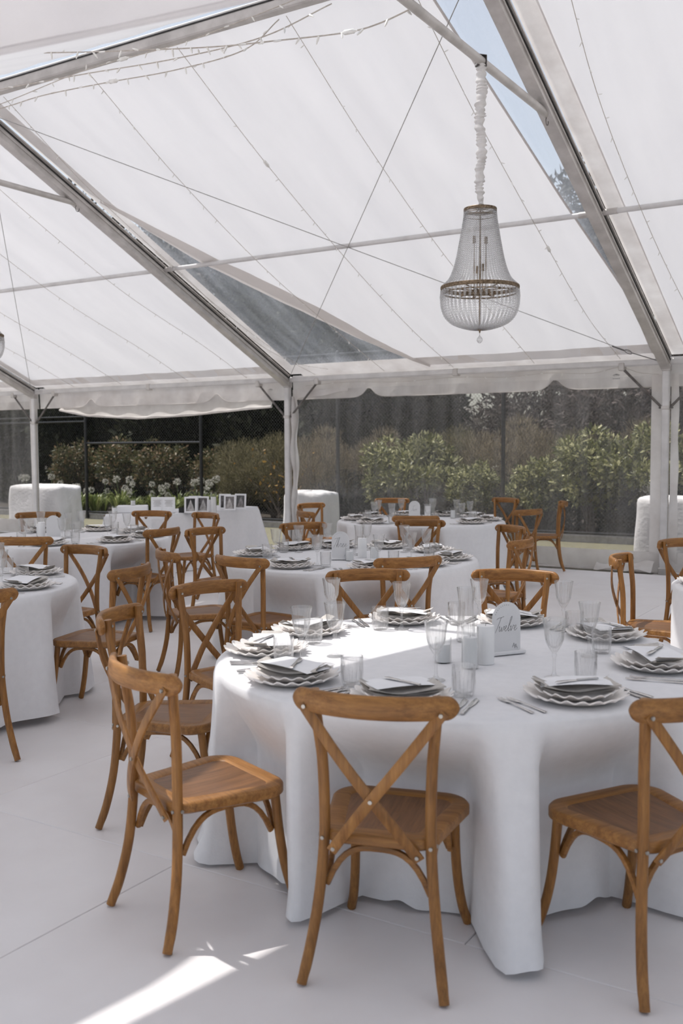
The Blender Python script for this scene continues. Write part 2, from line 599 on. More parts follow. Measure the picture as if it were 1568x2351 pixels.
def make_post(k, t, label):
    r = tent_empty('tent_post', label=label, cat='post', group='marquee posts', kind='structure')
    e = k * BAY
    p = MB()
    a, b = .046, .034
    sec = [(a, b), (b, a), (-b, a), (-a, b), (-a, -b), (-b, -a), (b, -a), (a, -b)]
    p.sweep([(e, t, -.04), (e, t, HE - .04)], sec, (0, 1, 0))
    p.build('shaft', M['alu_light'], r, 30)
    MB().box((e, t, HE - .10), (.115, .115, .11), None, .012).build('head_bracket', M['alu'], r)
    MB().box((e, t, HE - .62), (.105, .105, .05), None, .008).build('collar', M['alu'], r)
    MB().box((e, t, -.055), (.26, .26, .03), None, .008).build('base_plate', M['alu'], r)
    MB().box((e, t, .0), (.12, .12, .10), None, .012).build('base_socket', M['alu'], r)
    s_in = 1 if t < 6 else -1
    MB().box((e - .049, t + .0, 1.15), (.006, .014, 2.1)).build('lacing_strip', M['string'], r, 0)
    for s in (-1, 1):
        b_ = MB()
        b_.tube([(e + s * .05, t, HE - .62), (e + s * .56, t, HE - .10)], .017, 8)
        q = b_.build('knee_brace', M['alu_dark'], r)
        MB().box((e + s * .57, t, HE - .075), (.08, .11, .10), None, .01).build('brace_clamp', M['alu'], q)
        MB().tube([(e + s * .075, t - .03, HE - .62), (e + s * .075, t + .03, HE - .62)], .012, 8).build('pivot_bolt', M['alu_dark'], q)
    return r


for k in KS:
    make_post(k, 0.0, {0: 'white metal marquee post beside the right hand weight cover', 1: 'white metal marquee post between the open bay and clear wall',
                       2: 'white metal marquee post in front of the left weight cover', 3: 'far left marquee post of the far eave',
                       -1: 'marquee post of the far eave beyond the right edge'}[k])
for k in (-1, 0, 1, 2, 3):
    make_post(k, SPAN, {-1: 'near eave marquee post behind the camera', 0: 'near eave marquee post first to the left', 1: 'near eave marquee post second to the left',
                        2: 'near eave marquee post third to the left', 3: 'near eave marquee post fourth to the left'}[k])

# ---- rafters: box with slots, far and near slope
ANG = math.atan(SL)
RAFTN = {-1: 'right of the frame', 0: 'at the right, beside the blue sky gap', 1: 'in the middle, beside the dark gap', 2: 'at the lower left corner', 3: 'far left'}
for k in KS:
    r = tent_empty('roof_rafter', label='grey aluminium roof rafter ' + RAFTN[k], cat='rafter', group='marquee rafters', kind='structure')
    for side in (0, 1):
        def tt(t): return t if side == 0 else SPAN - t
        def line(de, dz, t0=0.02, t1=6.0):
            return [(k * BAY + de, tt(t0), HE + SL * t0 + dz), (k * BAY + de, tt(t1), HE + SL * t1 + dz)]
        def bar(nm, mat, de, dz, w, h):
            MB().sweep(line(de, dz), [(w / 2, h / 2), (-w / 2, h / 2), (-w / 2, -h / 2), (w / 2, -h / 2)], (0, 0, 1)).build(nm, mat, r, 30)
        bar('rafter_beam', M['alu'], 0, -.055, .095, .17)
        bar('bottom_flange', M['alu'], 0, -.145, .115, .022)
        bar('top_flange', M['alu'], 0, .02, .125, .018)
        bar('keder_slot', M['slot'], .0505, -.02, .012, .018)
        bar('keder_slot', M['slot'], -.0505, -.02, .012, .018)
        bar('slot_lip', M['alu'], .052, -.075, .016, .012)
        bar('slot_lip', M['alu'], -.052, -.075, .016, .012)
    MB().box((k * BAY, 6, roofz(6) - .09), (.14, .5, .22), None, .02).build('ridge_bracket', M['alu'], r)

# ---- ridge, eaves, purlins
r = tent_empty('ridge_beam', label='long grey ridge beam across the top left', cat='beam', kind='structure')
MB().box((BAY, 6, roofz(6) - .05), (4 * BAY, .10, .13), None, .012).build('beam', M['alu'], r)
MB().box((BAY, 6.052, roofz(6) - .02), (4 * BAY, .006, .014)).build('beam_slot', M['slot'], r)
for t, nm in ((0.0, 'far'), (SPAN, 'near')):
    r = tent_empty('eave_beam', label='grey tubular eave beam along the %s side' % nm, cat='beam', kind='structure')
    for k in KS[:-1]:
        s = .042
        MB().sweep([(k * BAY + .06, t, HE - .03), ((k + 1) * BAY - .06, t, HE - .03)],
                   [(s, .6 * s), (.6 * s, s), (-.6 * s, s), (-s, .6 * s), (-s, -.6 * s), (-.6 * s, -s), (.6 * s, -s), (s, -.6 * s)]).build('beam_length', M['alu_light'], r, 30)
        MB().box(((k + .5) * BAY, t, HE - .04), (.09, .10, .11), None, .01).build('beam_clamp', M['alu'], r)
TP = 2.9
PURN = {-1: 'right of the right hand rafter', 0: 'behind the large chandelier', 1: 'across the left bay', 2: 'far left'}
for side in (0, 1):
    for k in KS[:-1]:
        t = TP if side == 0 else SPAN - TP
        r = tent_empty('roof_purlin', label='round grey roof purlin %s, %s slope' % (PURN[k], 'far' if side == 0 else 'near'), cat='purlin', group='marquee purlins', kind='structure')
        z = roofz(t) - .02
        MB().tube([(k * BAY + .06, t, z), ((k + 1) * BAY - .06, t, z)], .028, 12).build('tube', M['alu_light'], r)
        for q in (k * BAY + .10, (k + 1) * BAY - .10):
            MB().tube([(q - .10, t, z), (q + .10, t, z)], .033, 12).build('end_sleeve', M['alu'], r)
# ---- collar ties across the span
TC = 4.25
ZT = HE + SL * TC
for k in (0, 1, 2):
    r = tent_empty('collar_tie', label=['round grey collar tie carrying the large chandelier', 'round grey collar tie ending at the middle rafter', 'round grey collar tie at the far left'][k], cat='tube', kind='structure')
    MB().tube([(k * BAY, TC, ZT - .05), (k * BAY, SPAN - TC, ZT - .05)], .034, 14, None, (1, 0, 0)).build('tube', M['alu'], r)
    for t in (TC + .05, SPAN - TC - .05):
        MB().tube([(k * BAY, t - .07, ZT - .05), (k * BAY, t + .07, ZT - .05)], .039, 14, None, (1, 0, 0)).build('end_clamp', M['alu_light'], r)
        MB().box((k * BAY, t, ZT - .02), (.05, .06, .12), None, .006).build('end_clamp', M['alu'], r)
        ring = [(k * BAY, t + .1 + .03 * math.cos(a), ZT - .11 + .035 * math.sin(a)) for a in np.linspace(0, 2 * PI, 12, endpoint=False)]
        MB().tube(ring, .004, 6, None, (1, 0, 0), closed=True).build('eye_ring', M['alu_dark'], r)

# ---- roof sheet and white sheet borders
ceil = tent_empty('ceiling', label='clear plastic roof sheets with white borders over the frame', cat='roof', kind='structure')
for side in (0, 1):
    def tt(t): return t if side == 0 else SPAN - t
    for k in KS[:-1]:
        e0, e1 = k * BAY + .06, (k + 1) * BAY - .06
        q = MB().grid(lambda u, v: (e0 + (e1 - e0) * u, tt(-.05 + 6.05 * v), HE + SL * (-.05 + 6.05 * v) + .11 - .02 * math.sin(PI * u) * math.sin(PI * v)), 10, 10)
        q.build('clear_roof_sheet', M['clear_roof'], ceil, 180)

        def strip(ea, eb, ta, tb, dz=.055):
            MB().grid(lambda u, v: (ea + (eb - ea) * u, tt(ta + (tb - ta) * v), HE + SL * (ta + (tb - ta) * v) + dz), 1, 8).build('white_border', M['pvc'], ceil, 180)
        strip(e0, e0 + .05, 0, 6)
        strip(e1 - .20, e1, 0, 6)
        strip(e0 + .05, e1 - .20, -.10, .27)

# ---- valances along the eaves, with notches
def valance(t, k, label, drop=.34):
    e0, e1 = k * BAY + .02, (k + 1) * BAY - .02
    notch = [1.52 + 2.98 * i for i in range(-8, 12)]
    def bottom(e):
        d = min(abs(e - n) for n in notch)
        if d < .03: return .20
        return drop - .14 * math.exp(-((d - .03) / .10) ** 1.3)
    def fn(u, v):
        e = e0 + (e1 - e0) * u
        b = bottom(e)
        y = (t - .12 if t < 6 else t + .12) + .014 * math.sin(e * 5.1) * v + .008 * math.sin(e * 13 + 1) * v
        return (e, y, HE + .04 - (b + .04) * v)
    r = tent_empty('valance', label=label, cat='valance', group='scalloped valances', kind='structure')
    MB().grid(fn, 150, 6).build('fabric', M['pvc'], r, 180)
    pts = [fn(i / 150, 1.0) for i in range(151)]
    MB().tube(pts, .006, 6).build('hem', M['hem'], r)
    if t < 6 and k in (0, 1):
        # small printed maker's mark near the post: an arch with a line of letters below
        me = MB()
        cx = e0 + (.66 if k == 0 else .0) + .0
        if k == 1: cx = e0 + .40
        for j in range(6):
            a = PI * (.15 + .7 * j / 5)
            a2 = PI * (.15 + .7 * (j + 1) / 5 - .03)
            if j < 5:
                me.tube([(cx + .05 * math.cos(a), t - .112, HE - .19 + .035 * math.sin(a)), (cx + .05 * math.cos(a2), t - .112, HE - .19 + .035 * math.sin(a2))], .004, 5)
        for j in range(5):
            me.box((cx - .04 + .02 * j, t - .112, HE - .215), (.010, .003, .012))
        for j in range(3):
            me.tube([(cx, t - .112, HE - .155), (cx + (j - 1) * .03, t - .112, HE - .18)], .003, 5)
        me.build('maker_mark', M['print'], r, 0)


VAL = {-1: 'white scalloped valance right of the right hand post', 0: 'white scalloped valance above the clear wall', 1: 'white scalloped valance above the open bay', 2: 'white scalloped valance at the far left'}
for k in KS[:-1]:
    valance(0.0, k, VAL[k])
for k in KS[1:-1]:
    valance(SPAN, k, VAL[k].replace('white', 'near eave white'), .3)

# ---- clear walls on the far side (bay 1-2 is open)
WALLN = {-1: ('wall_right', 'clear plastic wall right of the right hand post'), 0: ('wall_far', 'hazy clear plastic wall before the green shrubs'), 2: ('wall_left', 'clear plastic wall left of the left post')}
for k in (-1, 0, 2):
    r = tent_empty(WALLN[k][0], label=WALLN[k][1], cat='wall', kind='structure')
    e0, e1 = k * BAY + .05, (k + 1) * BAY - .05
    wav = lambda e, z: -.07 + .012 * math.sin(e * 2.3) + .010 * math.sin(e * 7.1 + z * .8) + .006 * math.sin(e * 17 + 2 * z)
    b0, b1 = .15, .10
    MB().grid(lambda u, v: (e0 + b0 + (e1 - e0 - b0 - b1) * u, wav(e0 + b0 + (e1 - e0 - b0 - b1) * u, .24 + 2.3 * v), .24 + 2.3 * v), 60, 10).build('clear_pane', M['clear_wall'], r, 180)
    MB().grid(lambda u, v: (e0 + b0 * u, wav(e0 + b0 * u, 2.5 * v) + .002, .05 + 2.5 * v), 3, 16).build('white_border', M['pvc'], r, 180)
    MB().grid(lambda u, v: (e1 - b1 + b1 * u, wav(e1 - b1 + b1 * u, 2.5 * v) + .03 * math.sin(v * 21) * (1 - u) + .002, .05 + 2.5 * v), 4, 30).build('white_border', M['pvc'], r, 180)
    MB().grid(lambda u, v: (e0 + (e1 - e0) * u, wav(e0 + (e1 - e0) * u, .1) + .02 * (1 - v) * math.sin(u * 40), -.02 + .26 * v), 60, 4).build('bottom_skirt', M['pvc'], r, 180)
    MB().tube([(e0, -.06, -.03), (e1, -.06, -.03)], .03, 8).build('ground_bar', M['alu'], r)

# rolled-up wall of the open bay: a sagging white bundle behind the valance
r = tent_empty('rolled_wall', label='rolled up white wall sagging under the valance of the open bay', cat='wall', kind='structure')
def rolled(u, v):
    e = BAY + .45 + (BAY - .95) * u
    lowz = interp(u, [0, .12, .35, .6, .85, 1], [2.30, 2.27, 2.20, 2.17, 2.24, 2.36])
    z = 2.62 + (lowz - 2.62) * v
    return (e, -.17 - .05 * math.sin(v * PI) + .012 * math.sin(e * 9 + v * 3), z)
MB().grid(rolled, 80, 10).build('fabric', M['pvc'], r, 180)
MB().tube([rolled(i / 60, 1.0) for i in range(61)], .022, 8).build('rolled_edge', M['pvc'], r)
# bunched curtain strip tied beside the middle post
r = tent_empty('bunched_curtain', label='bunched white curtain edge hanging beside the middle post', cat='curtain')
pts, scl = [], []
for i in range(40):
    v = i / 39
    pts.append((BAY - .085 - .018 * math.sin(v * 17), -.03 + .014 * math.sin(v * 11), .02 + 2.42 * v))
    scl.append(1 + .35 * math.sin(v * 23) + .5 * math.exp(-((v - .83) / .06) ** 2))
MB().tube(pts, .034, 10, scl, (0, 1, 0)).build('fabric', M['pvc'], r, 60)
MB().grid(lambda u, v: (BAY - .10 - 1.0 * u, -.05, HE - .19 - .05 * v - .10 * (1 - u) * v + .012 * math.sin(u * 9)), 16, 3).build('top_flap', M['pvc'], r, 180)

# ---- ceiling liners, one per bay and slope
def liner(k, side, er, el, label, seed, sag=.03):
    rr = random.Random(seed)
    ph = [rr.uniform(0, 6.28) for _ in range(6)]
    def pos(u, v, dz=0.0):
        t = .06 + 5.86 * v
        a, b = er(t), el(t)
        e = a + (b - a) * u
        z = HE + SL * t + .062 - sag * math.sin(PI * u) * (.35 + .65 * math.sin(PI * min(1, v * 1.05)))
        # pleats fan out from the ridge
        w = .004 + .006 * (.5 + .5 * math.sin(3 * u + ph[3]))
        x = e * 7.5 + 1.8 * math.sin(v * 2.0 + ph[0]) + 2.2 * v * (u - .5)
        z += w * math.sin(x + ph[1]) * (.4 + .6 * math.sin(PI * v)) + .0022 * math.sin(x * 2.7 + 3 * v + ph[2]) + .0008 * math.sin(e * 31 + 4 * v)
        return (e, t if side == 0 else SPAN - t, z + dz)
    r = tent_empty('ceiling_drape', label=label, cat='fabric', group='sheer ceiling drapes')
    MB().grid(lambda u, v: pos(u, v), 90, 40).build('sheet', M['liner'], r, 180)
    return r, pos


E_ = lambda a: (lambda t: a)
_er_far = lambda t: interp(t, [0, .38, 1.23, 3.07, 4.73, 5.63, 6], [.16, .16, .13, .33, .47, .55, .58])
_el_far = lambda t: interp(t, [0, .28, .92, 1.63, 2.85, 3.98, 4.3, 5.6, 6], [3.3, 3.58, 4.07, 4.48, 5.24, 5.70, 5.84, 5.86, 5.86])
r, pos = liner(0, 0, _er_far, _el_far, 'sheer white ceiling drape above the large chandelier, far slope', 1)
MB().grid(lambda u, v: (lambda q: (q[0] - (.34 * math.sin(PI * min(1, max(0, (1 - u) * 1.0))) + .03) * (v - .25), q[1] + .02 * v, q[2] - .012 - .03 * math.sin(v * PI)))(pos(1.0, u * .70)), 40, 4).build('folded_hem', M['hem'], r, 180)
MB().tube([pos(0.0, i / 40, -.004) for i in range(41)], .012, 6).build('side_hem', M['hem'], r)
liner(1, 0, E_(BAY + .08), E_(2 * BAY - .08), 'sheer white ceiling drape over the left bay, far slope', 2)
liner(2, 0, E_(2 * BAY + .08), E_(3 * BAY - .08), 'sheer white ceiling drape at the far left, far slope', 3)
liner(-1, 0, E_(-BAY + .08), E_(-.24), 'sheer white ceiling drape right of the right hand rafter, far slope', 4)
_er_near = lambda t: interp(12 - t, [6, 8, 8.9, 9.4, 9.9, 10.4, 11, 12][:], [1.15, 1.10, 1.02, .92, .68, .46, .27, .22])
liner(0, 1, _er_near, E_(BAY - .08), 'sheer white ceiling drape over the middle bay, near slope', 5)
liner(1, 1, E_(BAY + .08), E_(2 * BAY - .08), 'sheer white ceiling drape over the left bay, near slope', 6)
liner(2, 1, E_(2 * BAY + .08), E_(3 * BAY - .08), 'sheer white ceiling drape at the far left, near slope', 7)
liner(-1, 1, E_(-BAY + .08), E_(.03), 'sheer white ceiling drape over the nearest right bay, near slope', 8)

# ---- gathered drape hanging at the near eave (top left, close to the camera)
r = tent_empty('gathered_drape', label='gathered white drape hanging low at the top left corner, out of focus', cat='fabric')
lip = smoothpath([(.6, 12.0, 2.46), (-.25, 11.80, 2.47), (-.75, 11.58, 2.51), (-1.10, 11.40, 2.575), (-1.42, 11.21, 2.645), (-1.72, 11.02, 2.72), (-2.0, 10.86, 2.80), (-2.5, 10.65, 2.95), (-3.2, 10.5, 3.2)], 8)
def gath(u, v):
    x = u * (len(lip) - 1)
    i = min(int(x), len(lip) - 2)
    p = lip[i].lerp(lip[i + 1], x - i)
    top = Vector((p.x + .15, 12.06, 2.82))
    q = p.lerp(top, v)
    q.z += .02 * math.sin(PI * v) + (.030 * math.sin(u * 46 + 4 * v) + .030 * math.sin(u * 21 + v * 9)) * math.sin(PI * v)
    q.y += .02 * math.sin(u * 33 + 7 * v) * v
    return tuple(q)
MB().grid(gath, 110, 24).build('sheet', M['drape'], r, 180)
MB().tube([gath(i / 100, 0.0) for i in range(101)], .010, 8).build('rolled_hem', M['drape'], r)

# ---- bracing wires
def wire(name, pts, label, mat='cable', rad=.0045):
    r = tent_empty(name, label=label, cat='cable', group='bracing wires', kind='structure')
    MB().tube(pts, rad, 6).build('wire', M[mat], r)
    return r
zz = lambda t, d=-.06: HE + SL * t + d
r = wire('bracing_wire', [(5.80, 5.75, zz(5.75)), (.36, .30, zz(.30))], 'thin steel bracing wire falling from upper left to lower right')
MB().tube([(.36, .30, zz(.30)), (.07, .03, zz(.0, -.03))], .006, 6).build('turnbuckle_rod', M['alu_dark'], r)
ring = [Vector((.40, .33, zz(.33))) + Vector((.045 * math.cos(a), .045 * math.cos(a), .02 * math.cos(a))) * .8 + Vector((0, 0, .022 * math.sin(a))) for a in np.linspace(0, 2 * PI, 12, endpoint=False)]
MB().tube(ring, .005, 6, None, (1, -1, 0), closed=True).build('shackle', M['alu_dark'], r)
MB().tube([(.44, .37, zz(.37)), (.56, .49, zz(.49))], .010, 6).build('wire_clamp', M['slot'], r)
r = wire('bracing_wire', [(.10, 5.82, zz(5.82)), (5.83, .10, zz(.10))], 'thin steel bracing wire rising to the upper right sky gap')
MB().tube([(5.80, .13, zz(.13)), (5.72, .21, zz(.21))], .010, 6).build('wire_clamp', M['slot'], r)
wire('bracing_wire', [(BAY - .07, 5.8, zz(5.8, -.12)), (BAY * 2 - .1, .15, zz(.15))], 'thin bracing wire in the left bay').hide_render = False

# ================================================================ FAIRY LIGHT STRINGS
def fairy(label, pts, seed, rad=.0035, step=.26, bl=.040, connectors=(), group='fairy light strings'):
    rr = random.Random(seed)
    path = smoothpath(pts, 10)
    r = tent_empty('fairy_light_string', label=label, cat='string lights', group=group)
    MB().tube(path, rad, 5).build('cord', M['string'], r)
    d = 0.0
    nxt = rr.uniform(.05, step)
    bulbs = MB()
    total = 0.0
    for a, b in zip(path[:-1], path[1:]):
        L = (b - a).length
        while nxt <= total + L:
            p = a.lerp(b, (nxt - total) / max(L, 1e-6))
            dr = Vector((rr.uniform(-1, 1), rr.uniform(-.4, .4), rr.uniform(-1.3, .25)))
            dr.normalize()
            bulbs.tube([p, p + dr * bl * .55, p + dr * bl], rad * 1.5, 5, [1, 1.15, .5])
            nxt += step * rr.uniform(.85, 1.15)
        total += L
    bulbs.build('bulbs', M['led'], r, 60, kind='stuff')
    for c in connectors:
        i = int(c * (len(path) - 2))
        a, b = path[i], path[i + 1]
        dd = (b - a).normalized()
        MB().tube([a - dd * .07, a - dd * .045, a - dd * .035, a + dd * .035, a + dd * .045, a + dd * .07], .018, 8,
                  [.3, .55, 1, 1, .55, .3]).build('connector', M['led'], r)
    return r


def slope_string(e, label, seed, k0=0.0, conn=(), de=(0, .1, .05)):
    pts = [(e, 5.93, zz(5.93, -.09)), (e + de[1] * 1.5, 4.4, zz(4.4, -.075)), (e + de[1] * 1.6, 2.7, zz(2.7, -.09)), (e + de[2], 1.2, zz(1.2, -.07)), (e, .06, zz(.06, -.0))]
    return fairy(label, pts, seed, .0032, .27, .042, conn)


FN = ['fairy light string just left of the blue sky gap', 'fairy light string left of the chandelier sleeve', 'fairy light string down the middle of the ceiling', 'fairy light string right of the dark gap', 'fairy light string beside the middle rafter']
for i, e in enumerate((.58, 1.76, 2.98, 4.12, 5.36)):
    slope_string(e, FN[i], 20 + i, 0, ((.55,), (), (.26,), (), ())[i], (0, (.05, .07, .08, .12, .16)[i], (.08, .03, .08, .06, .32)[i]))
for i, e in enumerate((6.7, 7.95, 9.5, 10.7)):
    slope_string(e, 'fairy light string %s of the left bay' % ('first', 'second', 'third', 'fourth')[i] + ' counted from the middle rafter', 30 + i, de=(0, .12, -.02))
for i, e in enumerate((-.62, -1.8, -3.1)):
    slope_string(e, 'fairy light string %s right of the right hand rafter' % ('first', 'second', 'third')[i], 40 + i, de=(0, .1, .1))
fairy('thick fairy light string looping across the top with a white connector', [(-.03, 6.95, 4.58), (.27, 6.95, 4.53), (.55, 6.95, 4.53), (1.12, 6.95, 4.60), (1.77, 6.95, 4.69), (2.88, 6.95, 4.89), (3.6, 6.95, 5.03)], 51, .0055, .17, .06, (.33,))
fairy('upper fairy light string slanting to the top centre', [(.75, 6.8, 4.83), (1.38, 6.8, 4.73), (2.25, 6.8, 4.75), (3.24, 6.8, 4.83), (4.36, 6.8, 4.91), (5.6, 6.8, 5.0)], 52, .0050, .20, .05)
fairy('lower fairy light string with white connector at the top left', [(1.43, 6.5, 4.98), (1.63, 6.7, 4.72), (2.34, 6.7, 4.71), (3.11, 6.7, 4.76), (3.89, 6.7, 4.8), (4.48, 6.7, 4.79), (5.8, 6.6, 4.86)], 53, .0048, .20, .05, (.50,))
fairy('faint fairy light string just under the ridge beam', [(1.2, 6.5, 5.10), (1.95, 6.5, 5.04), (2.51, 6.5, 5.01), (3.55, 6.5, 5.02), (4.73, 6.5, 4.93), (5.8, 6.5, 4.9)], 54, .0040, .24, .045, (.55,))
fairy('fairy light string swagged along the eave behind the right brace', [(.10, -.02, 2.55), (.35, -.04, 2.58), (.62, -.03, 2.66), (1.0, -.03, 2.60), (1.6, -.03, 2.63), (2.2, -.03, 2.60), (3.0, -.03, 2.63), (3.9, -.03, 2.60), (4.8, -.03, 2.63), (5.6, -.03, 2.6)], 55, .003, .3, .04)
fairy('small lit bulbs string inside the dark roof gap', [(5.78, 3.2, zz(3.2, .02)), (5.72, 2.2, zz(2.2, -.02)), (5.62, 1.2, zz(1.2, -.03)), (5.45, .5, zz(.5, -.03)), (5.0, .25, zz(.25, -.03))], 56, .003, .17, .045)

# ================================================================ TABLES AND CLOTHS
TABLES = {
    'Twelve': (0.469, 4.005), 'Three': (0.07, 7.642), 'Two': (0.933, 11.59),
    'left': (-2.656, 9.473), 'near left': (-2.68, 6.18), 'right': (3.00, 5.85),
}
TNAME = {'Twelve': 'the front table marked Twelve', 'Three': 'the middle table marked Three', 'Two': 'the back table marked Two',
         'left': 'the left table by the open bay', 'near left': 'the table cut by the left edge', 'right': 'the table cut by the right edge'}
TR, TZ = 0.98, 0.765


G12, G3, G2 = 'chairs around the front table', 'chairs around the middle table', 'chairs around the back table'
GL, GF, GR = 'chairs around the left table', 'chairs around the near left table', 'chairs around the right table'
CHAIRS = [
    (.09, 2.84, 74, 'crossback wooden chair in front, back turned, seat under table Twelve', G12),
    (-.67, 3.24, 37, 'crossback wooden chair at front left with sunlit seat', G12),
    (1.04, 2.84, 117, 'crossback wooden chair at front right, cut by the frame', G12),
    (-.98, 4.31, -8, 'crossback wooden chair directly behind the sunlit front left chair', G12),
    (-.71, 5.20, -48, 'crossback wooden chair turned to the rear left of table Twelve', G12),
    (.15, 5.71, -80, 'crossback wooden chair facing camera behind table Twelve, left one', G12),
    (1.00, 5.67, -106, 'crossback wooden chair facing camera behind the Twelve card, sunlit rail', G12),
    (.44, 6.42, 113, 'crossback wooden chair at the near side of table Three', G3),
    (-.67, 6.48, 51, 'crossback wooden chair at the near left of table Three', G3),
    (-1.22, 6.90, 25, 'crossback wooden chair seen edge on left of table Three', G3),
    (-1.23, 8.82, -38, 'crossback wooden chair at the rear left of table Three', G3),
    (-.37, 9.40, -64, 'crossback wooden chair behind table Three, left of the Three card', G3),
    (.777, 9.72, -98, 'crossback wooden chair behind table Three, right of the Three card', G3),
    (1.54, 8.92, -158, 'crossback wooden chair right of table Three, farther one', G3),
    (1.40, 7.66, 149, 'crossback wooden chair right of table Three, nearer one', G3),
    (.777, 10.32, 86, 'crossback wooden chair at the near side of table Two', G2),
    (-.41, 11.18, 24, 'crossback wooden chair at the left of table Two, nearer one', G2),
    (-.40, 12.75, -44, 'crossback wooden chair at the left of table Two, farther one', G2),
    (.71, 13.90, -86, 'crossback wooden chair behind table Two facing the camera', G2),
    (2.32, 13.90, -140, 'crossback wooden chair at the rear right of table Two', G2),
    (2.16, 11.34, 129, 'crossback wooden chair at the near right of table Two', G2),
    (2.90, 12.97, 171, 'crossback wooden chair seen side on against the clear wall', G2),
    (-2.60, 8.02, 88, 'crossback wooden chair at the near side of the left table', GL),
    (-3.43, 11.14, -72, 'crossback wooden chair behind the left table before the weight cover', GL),
    (-2.17, 11.29, -104, 'crossback wooden chair before the photo table, facing the camera', GL),
    (-1.60, 8.82, 150, 'crossback wooden chair at the right of the left table', GL),
    (-1.50, 10.92, -136, 'crossback wooden chair seen edge on before the photo table', GL),
    (-1.28, 5.98, 163, 'crossback wooden chair at the right of the near left table', GF),
    (-1.88, 7.21, -124, 'crossback wooden chair behind the near left table', GF),
    (-1.88, 4.93, 122, 'crossback wooden chair cut by the left frame edge', GF),
    (1.84, 6.45, -27, 'crossback wooden chair seen edge on at the right, beside bare floor', GR),
    (2.62, 7.58, -66, 'crossback wooden chair at the right edge before the post', GR),
]


def pushed(table):
    """how far the chairs drawn up to a table press its cloth in: (angle, half width, radius)"""
    cx, cy = TABLES[table]
    out = []
    for (x, y, face, lab, grp) in CHAIRS:
        f = math.radians(face)
        d = math.hypot(x - cx, y - cy)
        if d > 1.62: continue
        # front edge of the seat, as seen from the table centre
        px, py = x + .47 * math.cos(f) - cx, y + .47 * math.sin(f) - cy
        r = math.hypot(px, py)
        out.append((math.atan2(py, px), .24 / max(r, .3), r - .06))
    return out


def make_cloth(seed, table, hem=None, R=TR, nfold=11, amp=.085):
    push = pushed(table)
    def press(a):
        w, rad = 0.0, R
        for (pa, hw, pr) in push:
            d = abs((a - pa + PI) % (2 * PI) - PI)
            k = 1 - min(1, max(0, (d - hw * .86) / (hw * .30)))
            k = k * k * (3 - 2 * k)
            if k > 0 and pr < R + .10:
                w = max(w, k)
                rad = min(rad, pr + (1 - k) * .3)
        return w, rad
    rr = random.Random(seed)
    ph = [rr.uniform(0, 6.28) for _ in range(8)]
    NA = 300
    prof = [(0, 0), (.5, 0), (.85, 0), (.96, 0), (.985, -.003), (1.0, -.014)]
    nd = 22
    mb = MB()
    rows = []
    hems = []
    for k in range(NA):
        a = 2 * PI * k / NA
        hems.append(hem(a) if hem else .012 + .02 * (1 + math.sin(3 * a + ph[0])) * .5 + .012 * (1 + math.sin(7 * a + ph[1])))
    for (r, z) in prof[1:]:
        rows.append([(R * r * math.cos(2 * PI * k / NA), R * r * math.sin(2 * PI * k / NA), TZ + z) for k in range(NA)])
    for j in range(1, nd + 1):
        s = j / nd
        row = []
        for k in range(NA):
            a = 2 * PI * k / NA
            f = (math.sin(nfold * a + ph[2] + .9 * math.sin(2 * a + ph[3])) + .55 * math.sin((nfold * 1.7 // 1) * a + ph[4]) + .35 * math.sin(5 * a + ph[5]))
            f = f / 1.9
            f = math.copysign(abs(f) ** .8, f)
            w = s ** 1.25
            r = R + .008 + .035 * s + amp * w * (.35 + f) * .9 + .006 * math.sin(23 * a + 6 * s + ph[6]) * s
            if hems[k] < .035: r += .05 * max(0, s - .88) / .12 * (1 + math.sin(nfold * a * 1.0 + ph[7])) * .5
            z = TZ - .014 + (hems[k] - TZ + .014) * s
            pw, pr = press(a)
            if pw > 0:
                q = min(1, s / .40)
                rin = R + (min(pr, R) - R) * q * q * (3 - 2 * q) + .006 * math.sin(nfold * 2 * a + ph[2]) * s
                r = r + (min(r, rin) - r) * pw
            row.append((r * math.cos(a), r * math.sin(a), max(z, .004)))
        rows.append(row)
    vs = [(0, 0, TZ)] + [p for row in rows for p in row]
    fs = [(0, 1 + k, 1 + (k + 1) % NA) for k in range(NA)]
    for i in range(len(rows) - 1):
        for k in range(NA):
            k2 = (k + 1) % NA
            fs.append((1 + i * NA + k, 1 + (i + 1) * NA + k, 1 + (i + 1) * NA + k2, 1 + i * NA + k2))
    mb.add(vs, fs)
    return mb.mesh('tablecloth', M['cloth'], 180)


def hem12(a):
    return .008 + .016 * (1 + math.sin(5 * a + 1)) * .5 + .02 * max(0, math.sin(13 * a + 2)) ** 3


